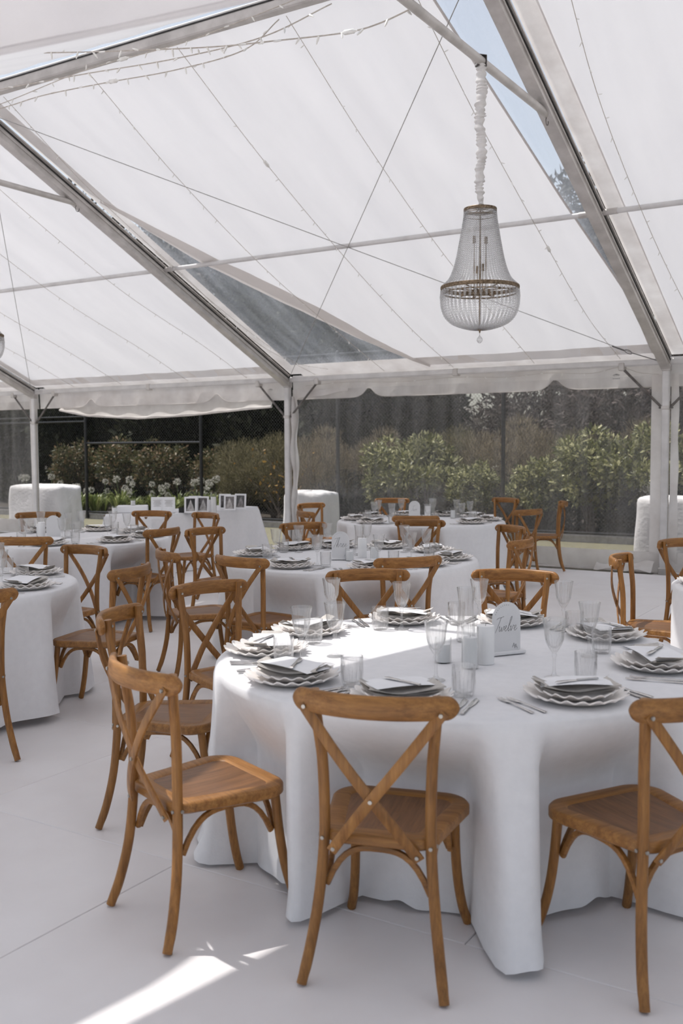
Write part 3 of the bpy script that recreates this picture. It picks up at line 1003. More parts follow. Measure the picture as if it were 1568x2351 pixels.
# ---- the table below each cloth
tt_ = MB().lathe([(0.0, .735), (TR - .012, .735), (TR - .004, .741), (TR - .004, .753), (TR - .012, .759), (0.0, .759)], 64)
top_mesh = tt_.mesh('tabletop', M['seat_ply'], 40)
def table_leg_mesh():
    m = MB()
    m.tube([(.30, -.42, .73), (.30, -.45, .35), (.30, -.52, .014)], .016, 10, None, (1, 0, 0))
    m.tube([(.30, -.52, .0), (.30, -.52, .03)], .022, 10, None, (1, 0, 0))
    return m.mesh('leg', M['alu_dark'], 40)
leg_mesh = table_leg_mesh()
cloths = {'Twelve': make_cloth(11, 'Twelve', hem12, amp=.085), 'Three': make_cloth(12, 'Three'), 'Two': make_cloth(13, 'Two'), 'left': make_cloth(14, 'left'), 'near left': make_cloth(19, 'near left', None, TR, 9, .10), 'right': make_cloth(16, 'right')}
for n, (x, y) in TABLES.items():
    r = empty('round_table', (x, y, 0), .3, 'round banquet table hidden under the cloth of ' + TNAME[n].replace('the ', '', 1), 'table', 'round banquet tables')
    inst('tabletop', top_mesh, r)
    for s in range(4):
        inst('leg', leg_mesh, r, None, (0, 0, s * PI / 2))
    c = inst('tablecloth', cloths[n], None, (x, y, 0))
    tag(c, 'white linen cloth draped to the floor over ' + TNAME[n], 'tablecloth', 'round white tablecloths')

# ================================================================ CHAIRS
def superell(a, b, n=16, p=2.6):
    out = []
    for k in range(n):
        t = 2 * PI * k / n
        c, s = math.cos(t), math.sin(t)
        out.append((a * math.copysign(abs(c) ** (2 / p), c), b * math.copysign(abs(s) ** (2 / p), s)))
    return out


def seat_outline(inset=0.0, n=10):
    """rounded trapezoid, front wider than back"""
    pts = []
    wf, wb, yf, yb, r = .228 - inset, .182 - inset, .225 - inset, -.205 + inset, max(.03, .10 - inset)
    corners = [(wf, yf, 0), (-wf, yf, 90), (-wb, yb, 180), (wb, yb, 270)]
    for i, (cx, cy, a0) in enumerate(corners):
        rr = r if i < 2 else r * .75
        ox = cx - math.copysign(rr, cx)
        oy = cy - math.copysign(rr, cy)
        for k in range(n + 1):
            a = math.radians(a0 + 90 * k / n)
            pts.append((ox + rr * math.cos(a), oy + rr * math.sin(a)))
    return pts


def make_chair():
    r = empty('crossback_chair')
    # seat frame
    SH = .462
    rings = []
    for (ins, z) in ((.012, SH - .040), (.0, SH - .032), (0, SH - .008), (.006, SH - .001), (.014, SH), (.052, SH - .001), (.060, SH - .006)):
        rings.append([(x, y, z) for (x, y) in seat_outline(ins)])
    n = len(rings[0])
    m = MB()
    vs = [p for q in rings for p in q]
    fs = [tuple(reversed(range(n)))]
    for i in range(len(rings) - 1):
        for k in range(n):
            k2 = (k + 1) % n
            fs.append((i * n + k, i * n + k2, (i + 1) * n + k2, (i + 1) * n + k))
    m.add(vs, fs)
    m.build('seat', M['wood_x'], r, 50)
    m = MB()
    rr = [[(x, y, SH - .006) for (x, y) in seat_outline(.058)], [(x * .62, y * .62, SH - .010) for (x, y) in seat_outline(.058)], [(x * .2, y * .2, SH - .012) for (x, y) in seat_outline(.058)]]
    vs = [p for q in rr for p in q]
    fs = []
    for i in range(2):
        for k in range(n):
            k2 = (k + 1) % n
            fs.append((i * n + k, i * n + k2, (i + 1) * n + k2, (i + 1) * n + k))
    fs.append(tuple(range(2 * n, 3 * n)))
    m.add(vs, fs)
    m.build('seat_panel', M['seat_ply'], r, 60)
    # top rail: bent plank with rounded ends
    pts, scl = [], []
    us = [-1, -.997, -.99, -.98, -.965, -.945, -.92, -.89, -.85] + [-.8 + .1 * i for i in range(17)] + [.85, .89, .92, .945, .965, .98, .99, .997, 1]
    for u in us:
        x = .247 * math.sin(u * PI / 2) if abs(u) > .001 else 0
        x = .247 * u
        pts.append((x, -.213 - .085 * (1 - u * u), .868 + .004 * (1 - u * u)))
        d = (1 - abs(u)) * .247
        s = 1 if d > .034 else max(.10, math.sqrt(max(0, 1 - ((.034 - d) / .0343) ** 2)))
        scl.append((.55 + .45 * s, s))
    m = MB()
    m.sweep(pts, superell(.0155, .036, 16, 2.7), (0, 0, 1), scl)
    m.build('top_rail', M['wood_x'], r, 60)
    # back posts run from floor to rail
    for s in (-1, 1):
        path = smoothpath([(s * .217, -.262, .006), (s * .200, -.232, .10), (s * .180, -.205, .24), (s * .166, -.192, .40), (s * .163, -.190, .52), (s * .168, -.194, .68), (s * .180, -.208, .80), (s * .188, -.216, .895)], 4)
        m = MB()
        sc = [.93 if p.z < .05 else 1.0 for p in path]
        m.tube(path, .0172, 12, sc, (0, 1, 0))
        q = m.build('back_leg', M['wood_z'], r, 50)
        MB().tube([(s * .178, -.183, .44), (s * .184, -.183, .44)], .0058, 10, None, (0, 0, 1)).build('bolt', M['bolt'], q)
        MB().tube([(s * .166, -.2075, .44), (s * .166, -.2125, .44)], .0058, 10, None, (0, 0, 1)).build('bolt', M['bolt'], q)
        b = MB()
        b.tube([(s * .186, -.196, .868), (s * .186, -.192, .868)], .0058, 10, None, (0, 0, 1))
        b.build('bolt', M['bolt'], q)
    # front legs, curved out at the foot
    for s in (-1, 1):
        path = smoothpath([(s * .205, .262, .006), (s * .190, .238, .07), (s * .178, .214, .17), (s * .172, .196, .29), (s * .172, .180, .425)], 5)
        MB().tube(path, .0165, 12, None, (0, 1, 0)).build('front_leg', M['wood_z'], r, 50)
    # crossed straps
    for s in (-1, 1):
        off = -.004 * s
        path = smoothpath([(s * .212, -.2545, .862), (s * .10, -.272 + off, .715), (s * -.01, -.262 + off, .575), (-s * .085, -.238 + off, .475), (-s * .135, -.216, .405)], 5)
        m = MB()
        sc = [1] * len(path)
        sc[0] = (1, .6); sc[-1] = (1, .6)
        m.sweep(path, [(.0165, .0035), (.015, .0045), (-.015, .0045), (-.0165, .0035), (-.0165, -.0035), (-.015, -.0045), (.015, -.0045), (.0165, -.0035)], (0, 1, 0), sc)
        q = m.build('cross_strap', M['wood_z'], r, 40)
        MB().tube([(s * .205, -.260, .853), (s * .205, -.266, .853)], .0062, 10, None, (0, 0, 1)).build('bolt', M['bolt'], q)
        MB().tube([(-s * .128, -.222, .415), (-s * .128, -.228, .415)], .0062, 10, None, (0, 0, 1)).build('bolt', M['bolt'], q)
    MB().tube([(0, -.270, .587), (0, -.277, .587)], .0062, 10, None, (0, 0, 1)).build('rivet', M['bolt'], r)
    # bentwood arches below the seat
    def arch(p0, p1, drop, nm='arch_brace'):
        p0, p1 = Vector(p0), Vector(p1)
        pts = []
        for u in np.linspace(0, 1, 17):
            q = p0.lerp(p1, u)
            v = abs(2 * u - 1)
            q.z = .412 - drop * v ** 3.2
            pts.append(q)
        d = (p1 - p0).normalized()
        side = Vector((0, 0, 1)).cross(d)
        MB().sweep(pts, superell(.010, .0095, 8, 3), side).build(nm, M['wood_x'], r, 50)
    arch((-.160, -.178, 0), (.160, -.178, 0), .125)
    arch((-.152, .186, 0), (.152, .186, 0), .125)
    for s in (-1, 1):
        arch((s * .158, -.172, 0), (s * .158, .172, 0), .125)
    return r


chair0 = make_chair()
freeze(chair0)
chair_used = [False]


def place_chair(x, y, face, label, group):
    """x, y: the middle of the top rail; face: heading in degrees"""
    a = math.radians(face)
    if chair_used[0]:
        o = copy_tree(chair0)
    else:
        o = chair0
        chair_used[0] = True
    o.location = (x + .235 * math.cos(a), y + .235 * math.sin(a), 0)
    o.rotation_euler = (0, 0, a - PI / 2)
    tag(o, label, 'chair', group)
    return o


for c in CHAIRS: place_chair(*c)

# ================================================================ TABLEWARE PROTOTYPES
def plate_mesh(name, R, H, lobes, wav, seed):
    NA = lobes * 10
    prof = [(0, .0), (.45, .0), (.60, .002), (.66, .006), (.78, .45), (.90, .78), (.985, .96), (1.008, 1.03), (1.012, 1.13), (1.0, 1.20), (.985, 1.20), (.90, .98), (.78, .64), (.64, .26), (.55, .22), (0, .20)]
    m = MB()
    vs, fs = [], []
    for (r, z) in prof:
        w = max(0, (r - .62) / .38)
        for k in range(NA):
            a = 2 * PI * k / NA
            rr = R * r * (1 + .045 * w * math.cos(lobes * a))
            vs.append((rr * math.cos(a), rr * math.sin(a), H * z + wav * w * w * math.cos(lobes * a + .4)))
    for i in range(len(prof) - 1):
        for k in range(NA):
            k2 = (k + 1) % NA
            fs.append((i * NA + k, i * NA + k2, (i + 1) * NA + k2, (i + 1) * NA + k))
    m.add(vs, fs)
    zmin = min(v[2] for v in m.v)
    return m.mesh(name, M['ceramic'], 60)


charger_me = plate_mesh('charger_plate', .168, .024, 21, .0058, 1)
plate_me = plate_mesh('dinner_plate', .132, .021, 17, .0055, 2)


def fluted(n, depth):
    return lambda r, z, a, i: r * (1 + depth * (abs(math.cos(n * a / 2)) - .5))


def goblet_proto():
    r = empty('wine_goblet')
    nf = 16
    NA = nf * 8
    fl = fluted(nf, .055)
    outer = [(.009, .098), (.015, .106), (.024, .122), (.0315, .141), (.0345, .158), (.0365, .180), (.0405, .205), (.0440, .219), (.0442, .222)]
    inner = [(.0428, .222), (.0390, .204), (.0348, .180), (.0325, .158), (.0290, .141), (.021, .124), (.010, .114), (.002, .112)]
    def rf(rr, z, a, i):
        if i >= len(outer) or z > .215: return rr
        k = .17 if z < .150 else .10
        n = nf
        return rr * (1 + k * (abs(math.cos(n * a / 2 + (.8 if z < .15 else 0))) - .65))
    m = MB().lathe(outer + inner, NA, rfun=rf)
    m.build('bowl', M['glass'], r, 18)
    stem = [(.034, .000), (.0345, .0025), (.030, .005), (.012, .010), (.0065, .022), (.0052, .05), (.0056, .075), (.0085, .084), (.0095, .088), (.0072, .092), (.0075, .096), (.009, .098)]
    MB().lathe(stem, 12, cap0=True).build('stem', M['glass'], r, 25)
    return r


def tumbler_proto():
    r = empty('tumbler')
    nf = 14
    outer = [(.030, .0), (.0335, .006), (.0365, .022), (.0385, .045), (.0395, .075), (.0405, .100), (.0405, .106)]
    inner = [(.0388, .106), (.0383, .098), (.0365, .06), (.034, .022), (.030, .014), (.0, .012)]
    def rf(rr, z, a, i):
        if i >= len(outer) or z > .096: return rr
        k = .18 if z < .05 else .10
        return rr * (1 + k * (abs(math.cos(nf * a / 2 + (.8 if z < .05 else 0))) - .65))
    MB().lathe(outer + inner, nf * 8, rfun=rf, cap0=True).build('body', M['glass'], r, 18)
    return r


goblet0, tumbler0 = goblet_proto(), tumbler_proto()
freeze(goblet0); freeze(tumbler0)


def cutlery(kind):
    r = MB()
    L = .205
    if kind == 'fork':
        path = [(0, -L / 2, .0035), (0, -.03, .0045), (0, .02, .0065), (0, .05, .0045)]
        r.sweep(path, superell(.0052, .0015, 8, 3), (0, 0, 1), [(1.25, 1.2), (.75, 1), (.6, 1), (1.9, .8)])
        for k in range(4):
            x = -.0087 + .0058 * k
            r.sweep([(x * .85, .048, .0045), (x, .075, .0025), (x * .95, .103, .006)], superell(.0019, .0012, 6, 3), (0, 0, 1), [1, 1, .55])
        return r.mesh('fork', M['steel'], 50)
    if kind == 'knife':
        r.sweep([(0, -L / 2, .004), (0, -.03, .004), (0, -.015, .004)], superell(.0065, .003, 8, 3), (0, 0, 1), [(1.1, 1), (.9, 1), (.75, .9)])
        r.sweep([(0, -.015, .003), (.002, .03, .003), (.002, .085, .003), (-.004, .112, .003)], superell(.0085, .0010, 8, 2.4), (0, 0, 1), [.75, 1.1, 1.15, .15])
        return r.mesh('knife', M['steel'], 50)
    if kind == 'butter':
        r.sweep([(0, -.08, .004), (0, 0, .004)], superell(.0062, .003, 8, 3), (0, 0, 1), [(1.1, 1), (.8, 1)])
        r.sweep([(0, 0, .003), (.002, .03, .003), (.001, .07, .003), (-.003, .085, .003)], superell(.0085, .001, 8, 2.4), (0, 0, 1), [.7, 1.15, 1.1, .2])
        return r.mesh('butter_knife', M['steel'], 50)
    r.sweep([(0, -.09, .003), (0, -.02, .004), (0, .035, .005)], superell(.005, .0015, 8, 3), (0, 0, 1), [(1.25, 1.2), (.7, 1), (.55, 1)])
    r.lathe([(.0, -.003), (.010, -.002), (.016, .002), (.0175, .005), (.0155, .0035), (.009, .0), (0, -.001)], 16, (0, .055, .004))
    r.v = [(x, .055 + (y - .055) * 1.45 if y > .037 else y, z) for (x, y, z) in r.v]
    return r.mesh('spoon', M['steel'], 50)


fork_me, knife_me, butter_me, spoon_me = cutlery('fork'), cutlery('knife'), cutlery('butter'), cutlery('spoon')


def napkin_mesh(seed):
    """loosely folded napkin: an S-folded strip whose ends fan out"""
    rr = random.Random(seed)
    ph = [rr.uniform(0, 6) for _ in range(6)]
    m = MB()
    fold = [(-.048, .001), (.046, .002), (.050, .006), (.044, .010), (-.042, .009), (-.047, .013), (-.040, .017), (.030, .016), (.036, .019)]
    fold = [(p.x, p.z) for p in smoothpath([(a, 0, b) for a, b in fold], 3)]
    n = len(fold)
    NU = 22
    vs, fs = [], []
    for i in range(NU + 1):
        u = -1 + 2 * i / NU
        w = .128
        for k, (y, z) in enumerate(fold):
            fan = .84 + .26 * abs(u) ** 1.6
            lift = .003 * abs(u) ** 3 * (1 + math.sin(ph[0] + k * .35)) + .018 * abs(u) ** 2.2
            zz = z * (.60 + .45 * abs(u)) + lift + .0018 * math.sin(5 * u + ph[1] + k * .4)
            x = w * u + .012 * math.sin(ph[2] + k * .5) * abs(u) ** 2
            yy = y * fan + .006 * math.sin(4 * u + ph[3])
            vs.append((x, yy, zz + .0005))
    for i in range(NU):
        for k in range(n - 1):
            fs.append((i * n + k, i * n + k + 1, (i + 1) * n + k + 1, (i + 1) * n + k))
    m.add(vs, fs)
    return m.mesh('napkin', M['napkin'], 60)


napkin_mes = [napkin_mesh(s) for s in (1, 2, 3)]


def menu_mesh():
    m = MB()
    w, h = .118, .076
    f = lambda u, v, z: (-w + 2 * w * u, -h + 2 * h * v, .006 * math.cos(PI * (u - .5)) - .004 + z)
    m.grid(lambda u, v: f(u, v, .0012), 10, 2)
    m.grid(lambda u, v: f(1 - u, v, 0), 10, 2)
    return m.mesh('menu_card', M['paper'], 60)


menu_me = menu_mesh()
SEATN = ['front', 'front left', 'left', 'rear left', 'far side left', 'far side right', 'rear right', 'right', 'front right']
first = {}


def put(name, me, loc, rz, label, cat, group, tilt=(0, 0)):
    o = inst(name, me, None, loc, (tilt[0], tilt[1], rz))
    tag(o, label, cat, group)
    return o


def put_tree(proto, loc, rz, label, cat, group):
    if proto.name in first:
        o = copy_tree(proto)
    else:
        first[proto.name] = 1
        o = proto
    o.location = loc
    o.rotation_euler = (0, 0, rz)
    tag(o, label, cat, group)
    return o


def setting(table, ang, seat, wine=None, tumb=None, r=.775, seed=0, butter=True, simple=False):
    rr = random.Random(seed * 31 + 5)
    cx, cy = TABLES[table]
    a = math.radians(ang)
    px, py = cx + r * math.cos(a), cy + r * math.sin(a)
    rz = a + PI / 2
    z0 = TZ + .0012
    def P(lx, ly): return (px + lx * math.cos(rz) - ly * math.sin(rz), py + lx * math.sin(rz) + ly * math.cos(rz))
    where = '%s place of %s' % (seat, {'left': 'the left table', 'near left': 'the left edge table', 'right': 'the right edge table'}.get(table, 'table ' + table))
    T = 'on ' + TNAME[table]
    put('charger_plate', charger_me, (px, py, z0), rz + rr.random(), 'large rippled cream charger plate, ' + where, 'plate', 'charger plates ' + T)
    put('dinner_plate', plate_me, (px, py, z0 + .0125), rz + rr.random(), 'smaller rippled cream plate stacked at ' + where, 'plate', 'stacked plates ' + T)
    nr = rz + rr.uniform(-.5, .5)
    put('napkin', rr.choice(napkin_mes), (px, py, z0 + .0265), nr, 'folded greige linen napkin on plates, ' + where, 'napkin', 'napkins ' + T)
    mr = nr + rr.uniform(-.35, .35)
    q = P(rr.uniform(-.01, .01), rr.uniform(.005, .025))
    put('menu_card', menu_me, (q[0], q[1], z0 + .0585), mr, 'white menu card on the napkin, ' + where, 'card', 'menu cards ' + T, (rr.uniform(-.06, .06), rr.uniform(-.06, .06)))
    if butter:
        q2 = P(rr.uniform(-.03, .04), rr.uniform(-.02, .02))
        put('butter_knife', butter_me, (q2[0], q2[1], z0 + .0640), rz + rr.uniform(.5, 1.6), 'small butter knife on the menu card, ' + where, 'knife', 'butter knives ' + T)
    for i, x in enumerate((-.205, -.240)):
        q = P(x, -.01 + .012 * i)
        put('fork', fork_me, (q[0], q[1], z0), rz + rr.uniform(-.06, .06), '%s steel fork left of plate, %s' % (('inner', 'outer')[i], where), 'fork', 'forks ' + T)
    for i, x in enumerate((.203, .232)):
        q = P(x, -.015 + .01 * i)
        put('table_knife', knife_me, (q[0], q[1], z0), rz + rr.uniform(-.06, .06), '%s steel knife right of plate, %s' % (('inner', 'outer')[i], where), 'knife', 'table knives ' + T)
    w = wine or P(.09 + rr.uniform(-.02, .02), .215 + rr.uniform(-.02, .02))
    put_tree(goblet0, (w[0], w[1], z0), rr.random() * 3, 'fluted clear wine goblet, ' + where, 'glass', 'wine goblets ' + T)
    t = tumb or P(.185 + rr.uniform(-.02, .02), .15 + rr.uniform(-.02, .02))
    put_tree(tumbler0, (t[0], t[1], z0), rr.random() * 3, 'short cut glass tumbler, ' + where, 'glass', 'tumblers ' + T)


S12 = [(-110, 'front', (.342, 3.553), (.415, 3.330)), (-146, 'front left', (-.029, 3.977), (.035, 3.490)), (176, 'left', (-.161, 3.872), (-.231, 3.855)),
       (142, 'rear left', (-.050, 4.72), (-.124, 4.25)), (102, 'far side left', (.279, 4.574), (.179, 4.576)), (63, 'far side right', (.655, 4.67), (.55, 4.70)),
       (26, 'rear right', (1.039, 4.591), (1.05, 4.42)), (-19, 'right', (1.001, 3.958), (1.07, 4.03)), (-66, 'front right', (.778, 3.58), (.885, 3.545))]
for i, (a, s, w, t) in enumerate(S12): setting('Twelve', a, s, w, t, .785, i + 1)
S3 = [(-80, 'front'), (-124, 'front left'), (168, 'left'), (128, 'rear left'), (98, 'far side left'), (66, 'far side right'), (29, 'rear right'), (-14, 'right'), (-47, 'front right')]
for i, (a, s) in enumerate(S3): setting('Three', a, s, seed=i + 11)
for i, (a, s) in enumerate([(-97, 'front'), (-140, 'front left'), (176, 'left'), (140, 'rear left'), (100, 'far side left'), (62, 'far side right'), (28, 'rear right'), (-10, 'right'), (-48, 'front right')]):
    setting('Two', a, s, seed=i + 21, butter=False)
for i, (a, s) in enumerate([(-85, 'front'), (-40, 'front right'), (0, 'right'), (43, 'rear right'), (80, 'far side right'), (122, 'far side left'), (-125, 'front left')]):
    setting('left', a, s, seed=i + 41, butter=False)
for i, (a, s) in enumerate([(-14, 'right'), (38, 'rear right'), (-58, 'front right')]):
    setting('near left', a, s, seed=i + 61, butter=False)
setting('right', 165, 'left', seed=71, butter=False)
setting('right', 125, 'rear left', seed=72, butter=False)

# ================================================================ TABLE CENTRES
GLY = {
    'T': [[(-.02, .70), (.10, .78), (.26, .80), (.46, .86)], [(.27, .80), (.20, .52), (.11, .18), (.02, -.06)]],
    'w': [[(0, .22), (.03, .30), (.03, .06), (.08, .0), (.15, .10), (.18, .24), (.17, .06), (.22, .0), (.29, .10), (.32, .28), (.38, .22)]],
    'e': [[(0, .10), (.08, .14), (.14, .24), (.12, .31), (.06, .27), (.04, .12), (.08, .01), (.15, .02), (.24, .14)]],
    'l': [[(0, .10), (.12, .40), (.20, .74), (.18, .84), (.12, .72), (.06, .30), (.06, .04), (.11, .0), (.20, .12)]],
    'v': [[(0, .20), (.04, .29), (.06, .10), (.08, .0), (.15, .14), (.20, .31), (.27, .26)]],
    'h': [[(0, .10), (.12, .42), (.19, .78), (.15, .82), (.10, .62), (.04, .0), (.08, .18), (.15, .30), (.18, .22), (.16, .06), (.19, .0), (.28, .12)]],
    'r': [[(0, .12), (.06, .26), (.09, .33), (.12, .27), (.17, .28), (.15, .10), (.18, .0), (.26, .12)]],
    'o': [[(.10, .30), (.03, .22), (.02, .08), (.08, .0), (.15, .08), (.16, .24), (.10, .30), (.16, .25), (.28, .30)]],
}
ADV = {'T': .24, 'w': .36, 'e': .22, 'l': .18, 'v': .25, 'h': .26, 'r': .24, 'o': .26}


def lettering(word, width, rad):
    x = 0
    strokes = []
    for ch in word:
        for st in GLY[ch]:
            strokes.append([(x + a + b * .18, b) for (a, b) in st])
        x += ADV[ch]
    k = width / (x + .15)
    m = MB()
    for st in strokes:
        p = smoothpath([(a * k, 0, b * k) for (a, b) in st], 5)
        m.tube(p, rad, 5, None, (0, 1, 0))
    return m, k * .5


def number_card(word, loc, rz, label, s=1.0):
    r = empty('number_card', loc, rz, label, 'sign', 'table number cards')
    w, h, th = .068 * s, .150 * s, .003
    out = [(w, 0.016), (w, h)]
    for k in range(1, 17):
        a = PI * k / 16
        out.append((w * math.cos(a), h + w * math.sin(a)))
    out.append((-w, 0.016))
    n = len(out)
    m = MB()
    vs = [(x, -th / 2, z) for x, z in out] + [(x, th / 2, z) for x, z in out]
    fs = [tuple(range(n)), tuple(reversed(range(n, 2 * n)))] + [(i, i + n, (i + 1) % n + n, (i + 1) % n) for i in range(n)]
    m.add(vs, fs)
    m.build('panel', M['acrylic'], r, 30)
    MB().box((.006, 0, .010), (2 * w + .022, .045, .014), None, .003).build('base', M['acrylic'], r)
    if word:
        m, hh = lettering(word, 2 * w * (.84 if len(word) > 3 else .55), .00085)
        xo = -2 * w * (.84 if len(word) > 3 else .55) / 2 + .002
        m.v = [(x + xo, -th / 2 - .0004, z + .098 * s) for (x, y, z) in m.v]
        m.build('lettering', M['print'], r, 60)
        m = MB()
        for k in range(9):
            a = math.radians(160 - 10 * k)
            m.box((w * .82 * math.cos(a), -th / 2 - .0003, h + w * .82 * math.sin(a)), (.0022, .0006, .0026))
        m.build('small_print', M['print'], r, 0)
        m = MB()
        for (x, z) in ((.036, .034), (.046, .030)):
            m.tube([(x - .006, -th / 2 - .0004, z - .006), (x, -th / 2 - .0004, z + .012), (x + .007, -th / 2 - .0004, z - .007)], .0009, 5, None, (0, 1, 0))
            m.tube([(x - .003, -th / 2 - .0004, z), (x + .004, -th / 2 - .0004, z)], .0005, 5, None, (0, 1, 0))
        m.build('monogram', M['print'], r, 60)
    return r


def candle_proto():
    r = empty('glass_candle')
    outer = [(.030, 0), (.0325, .003), (.0325, .160), (.031, .160), (.031, .006), (0, .005)]
    MB().lathe(outer, 28, cap0=True).build('glass_cylinder', M['glass_thin'], r, 40)
    c = MB().lathe([(0, .006), (.0275, .006), (.0275, .118), (.026, .120), (.012, .1185), (0, .1185)], 24).build('candle', M['wax'], r, 40)
    MB().tube([(0, 0, .118), (.001, 0, .130)], .0009, 5, None, (0, 1, 0)).build('wick', M['print'], c)
    return r


def pillar_proto():
    r = empty('pillar_candle')
    MB().lathe([(0, .0), (.033, .0), (.0345, .002), (.0345, .148), (.033, .151), (.014, .149), (0, .149)], 28).build('wax_body', M['wax'], r, 40)
    MB().tube([(0, 0, .148), (.001, 0, .160)], .001, 5, None, (0, 1, 0)).build('wick', M['print'], r)
    return r


def carafe_proto():
    r = empty('water_carafe')
    outer = [(.036, .0), (.040, .006), (.041, .03), (.038, .07), (.033, .12), (.031, .16), (.034, .20), (.041, .238)]
    inner = [(.0392, .238), (.0322, .20), (.0292, .16), (.0312, .12), (.036, .07), (.038, .03), (.034, .012), (0, .010)]
    n = 20
    rf = lambda rr, z, a, i: rr * (1 + .11 * (abs(math.cos(n * a / 2)) - .65)) if i < len(outer) and z < .23 else rr
    MB().lathe(outer + inner, n * 6, rfun=rf, cap0=True).build('body', M['glass'], r, 25)
    return r


candle0, pillar0, carafe0 = candle_proto(), pillar_proto(), carafe_proto()
for q in (candle0, pillar0, carafe0): freeze(q)
z0 = TZ + .0012
number_card('Twelve', (.672, 4.00, z0), math.atan2(4.031 - 3.94, .751 - .606) * .75, 'white arched table card reading Twelve')
put_tree(pillar0, (.563, 3.835, z0), 0, 'white pillar candle just left of the Twelve card', 'candle', 'table candles')
put_tree(candle0, (.492, 3.755, z0), 0, 'glass cylinder candle nearest on table Twelve', 'candle', 'table candles')
put_tree(candle0, (.40, 3.86, z0), .4, 'low glass candle farther left on table Twelve', 'candle', 'table candles').scale = (1, 1, .62)
put_tree(candle0, (.74, 4.50, z0), .4, 'glass candle behind the carafe on table Twelve', 'candle', 'table candles').scale = (1, 1, .8)
put_tree(carafe0, (.543, 4.28, z0), 0, 'tall ribbed glass carafe on table Twelve', 'carafe', 'glass carafes')
number_card('Three', (-.008, 7.46, z0), .05, 'white arched table card reading Three')
put_tree(pillar0, (.16, 7.62, z0), 0, 'white pillar candle right of the Three card', 'candle', 'table candles')
put_tree(candle0, (.25, 7.50, z0), 0, 'glass candle farther right of the Three card', 'candle', 'table candles').scale = (1, 1, .75)
put_tree(candle0, (.06, 7.40, z0), 0, 'low glass candle before the Three card', 'candle', 'table candles').scale = (1, 1, .6)
put_tree(carafe0, (.14, 7.80, z0), .1, 'ribbed glass carafe behind the Three card', 'carafe', 'glass carafes')
number_card('Two', (.87, 11.75, z0), 0.0, 'white arched table card reading Two')
put_tree(pillar0, (1.03, 11.80, z0), 0, 'white pillar candle right of the Two card', 'candle', 'table candles')
put_tree(candle0, (1.34, 11.85, z0), 0, 'glass candle farther right of the Two card', 'candle', 'table candles').scale = (1, 1, .8)
put_tree(carafe0, (1.10, 12.0, z0), .1, 'ribbed glass carafe behind the Two card', 'carafe', 'glass carafes')
number_card('', (-2.751, 9.40, z0), .10, 'white arched card on the left table, face hidden by a glass')
put_tree(pillar0, (-2.88, 9.45, z0), 0, 'white pillar candle left of the card on the left table', 'candle', 'table candles')
put_tree(candle0, (-2.95, 9.62, z0), 0, 'glass candle at the left table, left of the pillar', 'candle', 'table candles')
put_tree(carafe0, (-2.62, 9.45, z0), .1, 'ribbed glass carafe on the left table', 'carafe', 'glass carafes')

# ================================================================ CHANDELIERS
def bead(m, p, r, h, n=7):
    """faceted round crystal"""
    x, y, z = p
    vs = [(x, y, z + h)]
    for (q, w) in ((.62, .84), (-.0, 1.0), (-.62, .84)):
        vs += [(x + r * w * math.cos(2 * PI * (k + (.5 if q == 0 else 0)) / n), y + r * w * math.sin(2 * PI * (k + (.5 if q == 0 else 0)) / n), z + h * q) for k in range(n)]
    vs.append((x, y, z - h))
    fs = []
    for k in range(n):
        k2 = (k + 1) % n
        fs.append((0, 1 + k, 1 + k2))
        for b in (0, 1):
            fs.append((1 + b * n + k, 1 + (b + 1) * n + k, 1 + (b + 1) * n + k2, 1 + b * n + k2))
        fs.append((3 * n + 1, 1 + 2 * n + k2, 1 + 2 * n + k))
    m.add(vs, fs)


def along(prof, step):
    """points spaced evenly along an (r, z) profile"""
    P = [Vector((a, 0, b)) for a, b in prof]
    P = smoothpath(P, 8)
    out = [P[0]]
    acc = 0.0
    for a, b in zip(P[:-1], P[1:]):
        L = (b - a).length
        d = step - acc
        while d <= L:
            out.append(a.lerp(b, d / L))
            d += step
        acc = (acc + L) % step if L else acc
        acc = L - (d - step)
    return out


